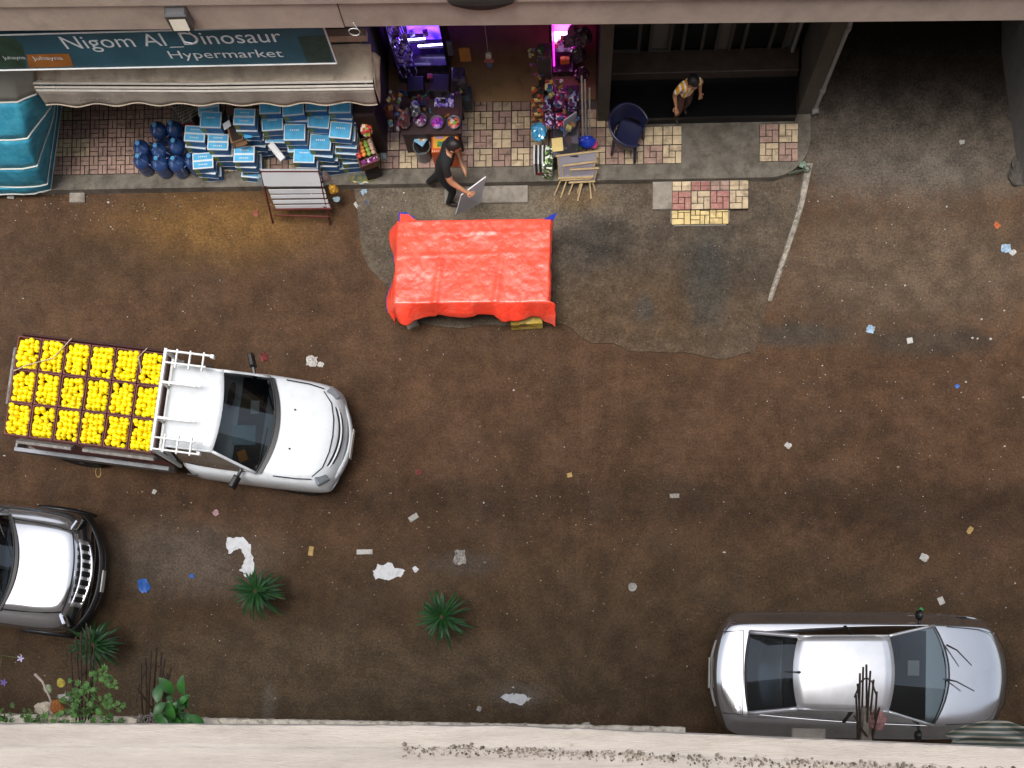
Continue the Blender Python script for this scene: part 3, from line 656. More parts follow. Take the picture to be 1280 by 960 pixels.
# ropes and worn boards that hold the load
def bt(name, pts, rad, mat, label, cat):
    k = MB(); k.tube([bedpt(*p) for p in pts], rad, 5); return tag(k.build(name, mat, origin=bedpt(*pts[0])), label, cat)
m_board = M('weathered_board', '#8d8883', .8, var=.25, scale=10, dirt='#4a3d36', dirt_amt=.7, dirt_scale=8)
for (x, y, l, lab) in ((-1.3, -.78, .85, 'weathered grey board wedged along the near side of the load towards the tail'), (-.15, -.78, 1.1, 'weathered grey board wedged along the near side of the load by the cab')):
    k = MB(); k.bbox(bedpt(x, y, 1.46), (l, .045, .16), .008, Matrix.Rotation(PKA, 3, 'Z') @ Matrix.Rotation(.55, 3, 'X')); tag(k.build('plank', m_board, origin=bedpt(x, y, 1.35)), lab, 'plank')
k = MB(); k.bbox(bedpt(-1.9, .15, 1.5), (.05, .85, .15), .008, Matrix.Rotation(PKA, 3, 'Z') @ Matrix.Rotation(-.5, 3, 'Y')); tag(k.build('plank', m_board, origin=bedpt(-1.9, .15, 1.36)), 'weathered grey board across the tail of the load', 'plank')
m_mar = M('maroon_board', '#3c1916', .6, var=.2)
k = MB(); k.bbox(bedpt(.30 + .11, 0, 1.42), (.05, 1.5, .34), .01, Matrix.Rotation(PKA, 3, 'Z')); tag(k.build('plank', m_mar, origin=bedpt(.41, 0, 1.4)), 'dark maroon board standing between the crates and the cab', 'plank')
k = MB(); k.bbox(bedpt(-.75, .775, 1.5), (2.2, .03, .15), .008, Matrix.Rotation(PKA, 3, 'Z') @ Matrix.Rotation(-.3, 3, 'X')); tag(k.build('plank', m_mar, origin=bedpt(-.75, .775, 1.4)), 'long maroon board along the shop side of the crates', 'plank')
m_rope = M('rope', '#b7ac96', .9, var=.2)
bt('rope', [(-1.05, .79, 1.63), (-1.25, .45, 1.69), (-1.62, .3, 1.70), (-1.84, .2, 1.65)], .008, m_rope, 'frayed pale rope over the crates at the tail corner', 'rope')
bt('rope', [(.1, .79, 1.61), (.02, .62, 1.68), (.1, .4, 1.68)], .007, m_rope, 'short pale rope over the crate edge by the cab', 'rope')

# ---- silver off-roader at the left edge
def offroader():
    O = P(20, 712, 0); a = R(-6.5)
    r = root('parked_car', O, 'silver off-road car with slotted grille cut by the left edge', 'car', None, a)
    PF = [(0, 0), (.35, -.006), (.62, -.012), (.69, -.03), (.73, -.05), (.88, -.06), (.955, -.15)]
    PB = [(0, 0), (.35, 0), (.62, 0), (.69, -.005), (.74, -.01), (.86, -.03), (.965, -.1)]
    Z = [(-2.75, -2.7, .85, .85, PB, .4), (-2.72, -2.66, .92, 1.08, PB, .36), (-2.4, -2.4, .95, 1.1, PB, .34), (-1.0, -1.0, .96, 1.1, PB, .34), (.1, .1, .96, 1.1, PB, .34), (.42, .42, .965, 1.12, PF, .34), (.7, .66, .97, 1.115, PF, .34), (1.05, 1.0, .965, 1.08, PF, .34), (1.34, 1.22, .94, 1.03, PF, .36), (1.48, 1.3, .90, .98, PF, .38), (1.55, 1.36, .87, .86, PF, .4), (1.58, 1.38, .85, .55, PF, .42)]
    body_loft(Z, None, 'body', m_silver_dark, r)
    greenhouse(r, tcurve(.40, .60, .76, 1.1, 1.14), tcurve(-.12, -.02, .62, 1.66, 1.71), tcurve(-2.35, -2.4, .6, 1.68, 1.72), tcurve(-2.6, -2.65, .7, 1.1, 1.12), m_silver, 1.1, posts=(.3, .65))
    k = MB(); k.bbox((.2, 0, 1.13), (.4, 1.4, .06), .02); k.build('dashboard', m_cabin, r)
    for y in (.36, -.36): k = MB(); k.bbox((-.6, y, 1.2), (.18, .46, .4), .06, Matrix.Rotation(-.2, 3, 'Y')); k.build('seat', m_seat, r)
    for x in (.95, -1.75):
        for y in (.80, -.80): wheel(r, x, y, .36, .24)
    # slotted grille and lamps
    k = MB(); k.grid(lambda u, v: Vector((1.575 - .1 * (2 * u - 1) ** 2 + .07 * v, -.52 + 1.04 * u, .965 - .2 * v)), 16, 3); gl = k.build('grille', m_silver, r, smooth=True, solid=.02)
    for i in range(7):
        y = -.405 + i * .135; xx = 1.575 - .1 * (y / .52) ** 2
        k = MB(); k.bbox((xx + .035, y, .885), (.05, .085, .15), .012, Matrix.Rotation(-.3, 3, 'Y')); k.build('slot', m_seam, gl)
        k = MB(); k.bbox((xx + .062, y, .85), (.012, .055, .05), .004, Matrix.Rotation(-.5, 3, 'Y')); k.build('slot_rim', m_chrome, gl)
    k = MB(); k.tube([(1.66 - .12 * u * u, .54 * u, .79) for u in [-1 + i / 6 for i in range(13)]], .026, 8); k.build('bumper_bar', m_chrome, r, smooth=True)
    k = MB(); k.grid(lambda u, v: Vector((1.74 - .36 * abs(2 * u - 1) ** 2.5 + .03 * math.sin(math.pi * v), -.93 + 1.86 * u, .42 + .3 * v)), 20, 3); k.build('bumper', M('dark_bumper', '#1b1c1e', .4, var=.1), r, smooth=True, solid=.03)
    k = MB(); k.tube([(1.77 - .36 * abs(u) ** 2.5, .93 * u, .60) for u in [-.55 + i * .11 for i in range(11)]], .014, 6); k.build('bumper_trim', m_chrome, r)
    k = MB(); k.box((1.79, -.06, .64), (.02, .34, .09)); k.build('number_plate', m_plate, r)
    for s in (1, -1):
        k = MB(); k.bbox((1.36, s * .70, .93), (.06, .25, .07), .02, Matrix.Rotation(s * -.5, 3, 'Z') @ Matrix.Rotation(-.3, 3, 'Y')); k.build('headlight', m_chrome, r)
        k = MB(); k.bbox((1.42, s * .74, .86), (.06, .24, .1), .02, Matrix.Rotation(s * -.5, 3, 'Z')); k.build('headlight_trim', m_black_plastic, r)
        mirror(r, .2, s * .86, 1.18, s, m_black_plastic, .1)
        k = MB(); k.grid(lambda u, v: Vector((.95 + .46 * math.cos(math.pi * u), s * (.955 + .05 * v), .38 + .46 * math.sin(math.pi * u) - .03 * v)), 14, 2); k.build('wheel_arch', MATS['dark_bumper'], r, smooth=True, solid=.02)
        seams(r, [[(.46, s * .70, 1.085), (.8, s * .69, 1.06), (1.15, s * .665, 1.02), (1.36, s * .63, .975)]], .012)
    for y, x0_, x1_ in ((.16, .95, 1.38), (-.16, .9, 1.38)):
        k = MB(); k.tube([(x0_, y * .9, 1.092), ((x0_ + x1_) / 2, y, 1.068), (x1_, y * 1.05, 1.018)], [.003, .008, .011], 6); k.build('hood_crease', m_silver, r)
    seams(r, [[(1.47 - .1 * u * u, .62 * u, .985 - .01 * u * u) for u in [-1 + i / 5 for i in range(11)]]], .009)
    k = MB()
    for i in range(3): k.lathe([(.012, 0), (.014, .006), (.008, .012)], 8, (1.5, -.04 + .03 * i, .985))
    k.build('emblem', m_chrome, r)
    for y0, y1 in ((.1, .6), (-.5, 0.0)):
        k = MB(); k.tube([(.58 - .2 * (y0 / .76) ** 2, y0, 1.15), (.46 - .16 * (y1 / .76) ** 2, y1, 1.26)], .011, 6); k.build('wiper', m_black_plastic, r)
    k = MB(); k.grid(lambda u, v: Vector((.61 - .2 * (2 * u - 1) ** 2 + .05 * v, -.74 + 1.48 * u, 1.135 - .006 * v - .03 * (2 * u - 1) ** 2)), 14, 1); k.build('scuttle_panel', m_black_plastic, r, solid=.01)
offroader()
# ================================================================== THINGS AT THE SHOPS
# ---- sign over the left shop, floodlight, awning
SY = 8.46
a = PY(-60, 88.5, SY); b = PY(421, 78.5, SY); zt = PY(412, 36, SY).z + .06
sg = root('shop_sign', (b.x, SY, b.z), 'long dark teal supermarket sign with white lettering under the slab', 'sign')
SO = sg.location
m_sign = M('sign_teal', '#2a5a6c', .45, var=.25, scale=1.2, col2='#1f4858')
q = MB(); lean = .03
def spt(x, s, out=0.0):                          # s runs 0..1 up the sign face
    zb = a.z + (b.z - a.z) * (x - a.x) / (b.x - a.x); return Vector((x, SY - .06 * 0 - out + lean * (0), zb + (zt - zb) * s))
q.add([spt(-9.5, 0), spt(b.x, 0), spt(b.x, 1), spt(-9.5, 1)] + [p + Vector((0, .05, 0)) for p in (spt(-9.5, 0), spt(b.x, 0), spt(b.x, 1), spt(-9.5, 1))], [(0, 1, 2, 3), (7, 6, 5, 4), (0, 4, 5, 1), (1, 5, 6, 2), (2, 6, 7, 3), (3, 7, 4, 0)])
face = q.build('sign_face', m_sign, sg, SO)
q = MB()
for l0, l1 in ((spt(-9.5, 0, .005), spt(b.x, 0, .005)), (spt(b.x, 0, .005), spt(b.x, 1, .005)), (spt(b.x, 1, .005), spt(-9.5, 1, .005))): q.tube([l0, l1], .012, 4)
q.build('sign_frame', m_white_metal, sg, SO)
m_letter = M('letter_white', '#d4dce0', .5, var=.06)
def sign_text(s, xa, xb, ybase, cap, name='lettering', mat=None, par=None):
    A = PY(xa, ybase, SY - .004); B = PY(xb, ybase, SY - .004)
    sl = (PY(xb, ybase - (9 if xb - xa > 200 else 4) * (xb - xa) / 270, SY - .004).z - A.z) / (B.x - A.x)
    mb = text_mb(s, B.x - A.x, cap, lambda u, v, w: Vector((A.x + u, SY - .006, A.z + v + sl * u)))
    return mb.build(name, mat or m_letter, par or sg, SO)
sign_text('Nigom Al_Dinosaur', 84, 358, 61, .25)
sign_text('Hypermarket', 214, 356, 73, .16)
m_orange = M('sign_orange', '#a0642a', .5, var=.2, scale=3); m_sgreen = M('sign_green', '#27493a', .45, var=.3, scale=5)
def sign_quad(pts, mat, name, out=.003):
    k = MB(); k.add([PY(x, y, SY - out) for x, y in pts], [tuple(range(len(pts)))]); return k.build(name, mat, sg, SO)
sign_quad([(36, 85), (92, 83), (86, 67), (33, 68)], m_orange, 'sign_picture', .004)
sign_quad([(-20, 86), (33, 85), (28, 56), (14, 46), (-20, 46)], m_sgreen, 'sign_picture', .003)
sign_quad([(385, 80), (416, 79), (408, 44), (372, 46), (378, 62)], M('sign_dull_green', '#27433d', .5, var=.3, scale=8), 'sign_picture', .0025)
sign_text('Juhayna', 42, 80, 75, .08); sign_text('Juhayna', 5, 33, 74, .07)
def at_fascia(x, y): return PY(x, y, yl(P(x, y, 4.2).x))
f0 = at_fascia(236, 38) + Vector((0, 0, .14)); fl = root('floodlight', f0, 'small square floodlight fixed to the slab above the shop sign', 'lamp')
k = MB(); k.bbox(f0 + Vector((0, -.06, .16)), (.27, .12, .3), .02); k.build('housing', m_steel, fl, f0)
k = MB(); k.box(f0 + Vector((0, -.125, .17)), (.2, .012, .2), Matrix.Rotation(-.15, 3, 'X')); k.build('lens', M('lens', '#d8d2c4', .2, var=.05), fl, f0)
k = MB(); k.tube([f0 + Vector((.0, -.07, .02)), f0 + Vector((.03, -.05, -.12)), f0 + Vector((.05, -.02, -.3)), f0 + Vector((-.05, .02, -.42)), f0 + Vector((-.16, .03, -.4))], .006, 5); k.build('cable', m_white_metal, fl, f0)
c0 = at_fascia(443, 38); k = MB(); k.tube([c0 + Vector((.07 * math.cos(t * .7), -.02, .0 + .07 * math.sin(t * .7))) for t in range(20)], .006, 5); k.tube([c0 + Vector((.05, -.02, .05)), c0 + Vector((.02, -.01, .16))], .006, 5)
tag(k.build('cable_coil', m_white_metal, origin=c0), 'small coil of pale cable hanging at the slab edge', 'cable')
k = MB(); d0 = at_fascia(603, 3)
k.grid(lambda u, v: d0 + Vector(((u - .5) * .85 * (1 - .25 * v), -.035 - .03 * math.sin(math.pi * v), .16 - .24 * v * (1 - .35 * (2 * u - 1) ** 2))), 12, 4)
tag(k.build('cloth', M('dark_rag', '#241d18', .9, var=.2), origin=d0, solid=.01), 'dark rag hung over the slab edge at the top', 'rag')

m_awn = M('awning_canvas', '#b8aa96', .85, var=.1, scale=4, bump=.1, bscale=60, dirt='#6d6255', dirt_amt=.65, dirt_scale=3)
m_awn_dark = M('awning_valance', '#8a8176', .85, var=.12, scale=4, dirt='#5d564d', dirt_amt=.5)
AL, AR = P(42, 104, 2.45), P(466, 102, 2.45)
aw_ = root('awning', AL.lerp(AR, .5), 'half folded tan canvas awning with dark scalloped valance under the sign', 'awning'); wo = aw_.location
def awn(u, v):
    f = AL.lerp(AR, u); bk = Vector((f.x * .995 + .02, 8.86, 2.86 - .06 * u)); p = bk.lerp(f, v)
    p.z += -.10 * math.sin(math.pi * v) * (1 + .5 * math.sin(u * 13) + .3 * math.sin(u * 29)) + .03 * math.sin(u * 38 + v * 6) * v * (1 - v) * 3; p.y += .012 * fbm(u * 12, v * 3); return p
q = MB(); q.grid(awn, 60, 10); q.build('canvas', m_awn, aw_, wo, smooth=True, solid=.006)
for k_, (dy_, dz_) in enumerate(((.0, .0), (-.035, -.035), (-.05, -.085))):
    q = MB(); q.tube([AL + Vector((0, dy_, dz_)), AL.lerp(AR, .5) + Vector((0, dy_ - .01, dz_ - .02)), AR + Vector((0, dy_, dz_))], .016, 6); q.build('front_bar', M('awning_bar', '#cfc8bc', .6, var=.1), aw_, wo)
def val(u, v):
    f = AL.lerp(AR, u) + Vector((0, -.055 - .02 * v, -.095)); drop = .25 + .03 * fbm(u * 5, 0)
    return f + Vector((0, -.03 * v + .02 * math.sin(u * 50) * v, -drop * v))
q = MB(); q.grid(val, 90, 4); q.build('valance', m_awn_dark, aw_, wo, smooth=True, solid=.004)
q = MB(); q.tube([val(i / 90, 1) for i in range(91)], .012, 5); q.build('valance_hem', m_awn, aw_, wo)
for (xa, xb) in ((97, 137), (375, 412)):
    A_ = P(xa, 115, 2.22); W = P(xb, 115, 2.22).x - A_.x
    u0 = (A_.x - AL.x) / (AR.x - AL.x)
    text_mb('Juhayna', W, .07, lambda u, v, w: val(u0 + u / (AR.x - AL.x), .55 - v * 2.6) + Vector((0, -.012, 0))).build('lettering', M('faded_letter', '#a39c92', .7), aw_, wo)
for s, E in ((-1, AL), (1, AR)):
    q = MB(); q.grid(lambda u, v: E + Vector((s * (.02 + .10 * u * v), -.05 + .33 * u, -.08 + .28 * u - .36 * v * (1 - u * .75) + .03 * math.sin(u * 7 + v * 3))), 8, 6); q.build('side_flap', m_awn, aw_, wo, smooth=True, solid=.005)
    q = MB(); q.tube([E + Vector((-s * .1, -.02, -.03)), Vector((E.x - s * .15, 8.95, 2.5)), Vector((E.x - s * .15, 9.3, 2.75))], .018, 6); q.build('awning_arm', m_steel, aw_, wo)
q = MB(); q.box(((AL.x + AR.x) / 2, 8.93, 2.88), (AR.x - AL.x, .1, .12)); q.build('awning_case', m_awn, aw_, wo)

# ---- blue tarpaulin stall cover with white piping, at the left edge
m_blue_tarp = M('blue_tarp', '#3f9cb4', .65, var=.25, scale=7, bump=.25, bscale=14, col2='#1d7f9f', dirt='#1a5f78', dirt_amt=.5, dirt_scale=5)
m_grey_tarp = M('faded_tarp', '#8a8a82', .6, var=.15, scale=3, dirt='#5d6a6c', dirt_amt=.5)
m_pipe_w = M('white_piping', '#cfd0c8', .6, var=.08)
rings = [(2.75, -150, 84, 14, 84, 42, 84), (2.15, -130, 128, 20, 127, 44, 117), (1.55, -110, 174, 33, 173, 63, 132), (.95, -100, 210, 45, 208, 67, 142), (.4, -95, 233, 58, 230, 69, 150), (.17, -95, 241, 63, 237, 74, 152)]
ts = root('stall_cover', P(20, 235, .15), 'tiered blue tarpaulin stall cover with white piping at the left edge', 'stall cover'); to = ts.location
def ring(rg, n=16):
    z, xa, ya, xb, yb, xc, yc = rg; A, B, C = P(xa, ya, z), P(xb, yb, z), P(xc, yc, z); D = C + Vector((.05, .5, 0))
    key = [A, A.lerp(B, .5), B.lerp(A, .12), B + (C - B) * .05, B.lerp(C, .5), C, D]; out = []
    for i in range(len(key) - 1):
        for k in range(4): out.append(key[i].lerp(key[i + 1], k / 4))
    return out + [D]
RG = [ring(r_) for r_ in rings]
for i in range(5):
    q = MB(); rows = []
    for t in range(7):
        f = t / 6; row = [p.lerp(s_, f) for p, s_ in zip(RG[i], RG[i + 1])]
        rows.append([p + Vector((.02 * fbm(p.x * 5, p.z * 4, i), -.03 * math.sin(math.pi * f) * (.5 + fbm(p.x * 4, p.z * 3, i + 9)) - .012 * i + .03 * fbm(p.x * 9, p.z * 2, 3 + i) * f * (i > 2), 0)) for p in row])
    q.loft(rows); q.build('tier', m_grey_tarp if i == 0 else m_blue_tarp, ts, to, smooth=True, solid=.006)
    q = MB(); q.tube([p + Vector((.004, -.012, 0)) for p in rows[-1]], .011, 6); q.build('piping', m_pipe_w, ts, to)

# ---- big water bottles
m_jug = M('blue_bottle', '#26406e', .12, var=.1, coat=.5, rand=.1, spec=.7); m_jug2 = M('bottle_cap', '#4f8fc0', .4)
jb = MB(); jb.lathe([(.10, 0), (.128, .015), (.132, .06), (.126, .075), (.132, .09), (.132, .15), (.126, .165), (.132, .18), (.132, .25), (.12, .30), (.075, .345), (.032, .37), (.03, .40)], 20); jmesh = jb.mesh('water_bottle', m_jug, smooth=True)
jc = MB(); jc.lathe([(.034, .39), (.036, .395), (.036, .425), (.03, .43)], 14); jcm = jc.mesh('cap', m_jug2)
jh = MB(); jh.tube([(.06, -.11, .27), (.075, -.155, .25), (.08, -.165, .19), (.075, -.15, .14)], .012, 6); jhm = jh.mesh('handle', m_jug, smooth=True)
jl = ['at the left end of the front row', 'second in the front row', 'third in the front row', 'next to the cartons in the front row', 'at the left end of the second row', 'second in the second row', 'third in the second row', 'dim one at the left of the back row', 'dim one at the right of the back row']
jp = [(175, 199), (198, 202), (219, 202), (239, 199), (175, 183), (197, 186), (219, 180), (196, 160), (216, 158)]
for i, ((x, y), lab) in enumerate(zip(jp, jl)):
    q = P(x, y, .47); q.z = .157 + (.0 if i < 7 else .0)
    r_ = root('water_bottle', q, 'large blue water bottle %s' % lab, 'bottle', 'blue water bottles on the pavement', random.uniform(0, 6.28))
    for nm, me_ in (('bottle', jmesh), ('cap', jcm), ('handle', jhm)):
        o = bpy.data.objects.new(nm, me_); COL.objects.link(o); o.parent = r_
# ---- stacks of blue cartons
m_cb = M('carton_blue', '#4fa6d0', .5, var=.12, scale=9, rand=.14, dirt='#3a86b0', dirt_amt=.3); m_cw = M('carton_white', '#c9ced0', .6, var=.06); m_cs = M('carton_side', '#26598a', .55, var=.2, scale=7, rand=.2); m_cg = M('carton_green', '#6b7a2c', .6, var=.2)
BL, BD, BH = .33, .25, .15
def carton(two=True):
    k = MB(); k.cur = 2; k.box((0, 0, BH / 2), (BL, BD, BH)); k.cur = 1
    k.box((0, 0, BH + .001), (BL, BD, .002)); k.cur = 0
    if two:
        for s in (1, -1): k.box((0, s * BD * .245, BH + .003), (BL * .9, BD * .37, .003))
    else: k.box((0, 0, BH + .003), (BL * .91, BD * .88, .003))
    k.cur = 1
    for yy in ((.25, -.25) if two else (.12,)):
        for i_ in range(5): k.box((-.06 + i_ * .03, yy * BD, BH + .0055), (.018, .02, .002))
    for z in (.006, BH - .006): k.box((0, -BD / 2 - .001, z), (BL, .002, .005)); k.box((BL / 2 + .001, 0, z), (.002, BD, .005))
    k.cur = 3; k.box((-BL * .36, -BD / 2 - .001, BH * .5), (BL * .22, .002, BH * .6)); k.box((BL / 2 + .001, BD * .3, BH * .5), (.002, BD * .3, BH * .6))
    return k.mesh('carton', [m_cb, m_cw, m_cs, m_cg])
cart = [carton(True), carton(False)]
stacks = [('behind the split-taped stack', 260, 133, .92, 0), ('with split tape, beside the bottles', 264, 149, .98, 1), ('touching the blue bottles', 243, 167, .80, 0), ('behind the lowest one at the kerb', 272, 178, .80, 0), ('that is lowest, at the kerb', 254, 200, .60, 0),
          ('under the torn carton', 305, 192, .75, 0), ('dim behind the torn carton', 306, 145, 1.2, 0), ('at back left of the right-hand block', 337, 131, 1.2, 1), ('at front left of the right-hand block', 340, 153, 1.05, 1), ('second at the back, right-hand block', 366, 134, 1.28, 1), ('second in the middle, right-hand block', 368, 165, 1.05, 1),
          ('third at the back, right-hand block', 396, 129, 1.25, 1), ('third in the middle, right-hand block', 398, 150, 1.13, 1), ('front and centre of the right-hand block', 401, 178, .92, 1), ('at back right beneath the awning', 424, 130, 1.38, 1), ('at the right end beside the candy', 426, 162, 1.15, 1), ('right behind the white boards', 380, 193, .78, 1)]
LV = ['top', 'second from top', 'third from top', 'fourth from top', 'fifth from top', 'sixth from top', 'seventh from top', 'eighth from top', 'ninth from top']
for (lab, x, y, z, kind) in stacks:
    q = P(x, y, z); n_ = max(1, round((z - .157) / BH)); base = .157
    off = z - base - n_ * BH; hscale = (z - base) / (n_ * BH)
    for lv in range(n_):
        o = bpy.data.objects.new('carton', cart[0 if kind == 0 else 1]); COL.objects.link(o); j_ = .03 if lv < n_ - 1 else .01
        o.location = (q.x + random.uniform(-j_, j_), q.y + random.uniform(-j_, j_), base + lv * BH * hscale); o.scale = (1, 1, hscale * .97); o.rotation_euler.z = random.uniform(-.13, .13)
        tag(o, 'blue carton, %s of the stack %s' % (LV[n_ - 1 - lv], lab), 'carton', 'cartons in the stack ' + lab)
# torn open carton lying on its stack, loose white paper pack
t0 = P(298, 165, .93); k = MB(); rt = Matrix.Rotation(.28, 3, 'Z')
r_ = root('open_carton', t0, 'torn open carton with brown inside lying on the left stacks', 'carton'); m_card = M('brown_card', '#7d5a40', .8, var=.15)
k.box(Vector((-.06, 0, -.08)), (.2, .3, .16), rt); k.build('box', m_card, r_)
k = MB(); k.box(rt @ Vector((.13, .02, .02)), (.12, .34, .006), rt @ Matrix.Rotation(.3, 3, 'Y')); k.build('flap', m_cb, r_)
k = MB(); k.box(rt @ Vector((-.14, .14, .03)), (.14, .1, .006), rt @ Matrix.Rotation(-.4, 3, 'Y')); k.build('flap', m_cw, r_)
k = MB(); k.box(rt @ Vector((.0, -.2, .01)), (.18, .1, .006), rt @ Matrix.Rotation(-.5, 3, 'X')); k.build('flap', m_card, r_)
k = MB(); k.box(rt @ Vector((-.05, .0, .003)), (.16, .24, .004), rt); k.build('inside_shade_sheet', M('card_shade_paint', '#2a1d15', .9), r_)  # dark sheet painted in for the shade inside the open box
t0 = P(346, 190, .75); k = MB(); k.bbox((0, 0, 0), (.1, .3, .07), .01, Matrix.Rotation(.7, 3, 'Z') @ Matrix.Rotation(.2, 3, 'X')); o = k.build('paper_pack', M('white_card', '#c8c8c8', .6, var=.06)); o.location = t0; tag(o, 'loose white paper pack lying between the carton stacks', 'pack')
k = MB(); t0 = P(337, 185, .55)
for i_ in range(5): k.tube([t0 + Vector((-.12 + .06 * i_, .25, .3 - .02 * i_)), t0 + Vector((.02 + .06 * i_, -.02, .02))], .012, 5)
tag(k.build('bundle_of_rods', m_black_plastic, origin=t0), 'bundle of dark rods between the two carton blocks', 'rods')
t0 = P(352, 178, .12); k = MB(); k.bbox((0, 0, 0), (.3, .3, .3), .02); o = k.build('dark_bin', m_black_plastic); o.location = P(345, 178, .31); tag(o, 'dark bin hidden between the two carton blocks', 'bin')
# cables and tray behind the bottles
k = MB(); t0 = P(224, 142, .5)
for i_ in range(6): k.tube([t0 + Vector((-.2 + .06 * i_, .15 + .02 * i_, 0)), t0 + Vector((-.05 + .03 * i_, .02 - .05 * i_, .12)), t0 + Vector((.12 + .05 * i_, .1 - .02 * i_, .05)), t0 + Vector((.2, -.12 + .05 * i_, .0))], .008, 5)
tag(k.build('loose_cable', M('pale_cable', '#a69e86', .6), origin=t0), 'tangle of pale cable behind the blue water bottles', 'cable')
k = MB(); k.bbox((0, 0, .17), (.34, .3, .35), .02); o = k.build('grey_bin', M('grey_bin', '#55504c', .7)); t0 = P(231, 144, .4); t0.z = .157; o.location = t0; tag(o, 'grey bin with a red stripe behind the water bottles', 'bin')
k = MB(); k.box((0, -.155, .25), (.3, .006, .05)); k.build('stripe', M('red_stripe', '#8c1f2a', .5), o)

# ---- rack of white boards on a rusty red stand
ro = P(372, 262, 0); rk_ = root('board_rack', ro, 'rusty red metal stand at the kerb holding white boards', 'stand'); m_rust = M('rust_red', '#5a241c', .6, .3, var=.2)
fl_, fr_, bl_, br_ = P(341, 279, 0), P(413, 281, 0), P(332, 236, 0), P(402, 238, 0)
tl_, tr_ = P(326, 214, .95), P(398, 214, .95); hl_, hr_ = P(344, 259, .35), P(412, 258, .35)
for nm, p0, p1 in (('leg', fl_, fl_.lerp(tl_, 1)), ('leg', fr_, tr_), ('leg', bl_, tl_), ('leg', br_, tr_), ('rail', P(343, 269, .22), P(411, 271, .22)), ('rail', tl_, tr_), ('rail', hl_ + Vector((-.03, -.02, -.03)), hr_ + Vector((.03, -.02, -.03)))):
    k = MB(); k.tube([p0, p1], .016, 6); k.build(nm, m_rust, rk_, ro)
m_wbr = M('rack_board', '#c5c6c8', .5, var=.04, dirt='#a09fa2', dirt_amt=.3, rand=.28)  # grey tone varied per board to stand in for shading lines between them
m_wb = M('white_board', '#c5c6c8', .5, var=.04, dirt='#a09fa2', dirt_amt=.3)
for i_ in range(7):
    f = i_ / 6; s_ = f ** .85
    p0 = tl_.lerp(hl_, s_) + Vector((.0, .02, .03)); p1 = tr_.lerp(hr_, s_) + Vector((0, .02, .03)); dwn = Vector((.0, -.13, -.25)) if i_ == 0 else Vector((0, -.035, -.1)) * random.uniform(.5, .85)
    dwn = dwn + Vector((.01 * random.uniform(-1, 1), 0, 0))
    nrm = (p1 - p0).cross(dwn).normalized() * (-.012)
    k = MB(); lo = [p0, p1, p1 + dwn, p0 + dwn]
    lo = [p + Vector((0, 0, -.012 * i_ * 0)) for p in lo]
    k.add(lo + [p + nrm for p in lo], [(0, 1, 2, 3), (7, 6, 5, 4), (0, 4, 5, 1), (1, 5, 6, 2), (2, 6, 7, 3), (3, 7, 4, 0)])
    tag(k.build('white_board', m_wbr, origin=p0), ['widest white board at the top of the red stand', 'second white board down on the red stand', 'third white board down on the red stand', 'fourth white board down on the red stand', 'fifth white board down on the red stand', 'sixth white board down on the red stand', 'lowest white board hung on the red stand'][i_], 'board', 'white boards on the red stand')
def bag(name, px, z, size, mat, label, cat='bag', seed=0, flat=.6, n=10, origin=None, parent=None):
    """a crumpled bag or wrapper: a lumpy closed shape"""
    q = origin or P(px[0], px[1], z); k = MB(); sx, sy, sz = size
    def f(u, v):
        th = u * 2 * math.pi; ph = (v - .5) * math.pi; d = Vector((math.cos(th) * math.cos(ph), math.sin(th) * math.cos(ph), math.sin(ph)))
        r_ = 1 + .28 * fbm(d.x * 1.6 + seed, d.y * 1.6, d.z * 1.6 + seed * 3) + .12 * fbm(d.x * 5 + seed, d.y * 5, d.z * 5)
        return q + Vector((d.x * sx * r_, d.y * sy * r_, d.z * sz * r_ * (1 if d.z > 0 else flat)))
    k.grid(f, n * 2, n); o = k.build(name, mat, parent, q, weld=True)
    if parent is None: tag(o, label, cat)
    return o
m_clear = M('clear_plastic', '#8fa6b0', .15, var=.15, coat=.5)
bag('plastic_bag', (328, 228), .6, (.06, .05, .2), m_clear, 'pale plastic bag hanging at the left end of the red stand', seed=2)
bag('sweet_bag', (408, 222), .75, (.06, .05, .16), M('mixed_wrap', '#8f6a60', .3, var=.5, scale=30, col2='#3c5a66', coat=.5), 'bag of mixed sweets hanging at the top right of the red stand', seed=3)
bag('sweet_bag', (417, 237), .5, (.075, .06, .1), M('yellow_wrap', '#c79a2a', .3, var=.3, scale=25, col2='#5a2c20', coat=.5), 'yellow bag of sweets hanging on the right of the red stand', seed=4)
bag('sweet_bag', (408, 258), .3, (.08, .05, .06), M('purple_wrap', '#6b2350', .3, var=.3, scale=25, coat=.5), 'purple sweet packet low on the right of the red stand', seed=5)
bag('plastic_bag', (421, 249), .3, (.06, .04, .05), m_clear, 'clear bag dangling below the yellow sweets', seed=6)

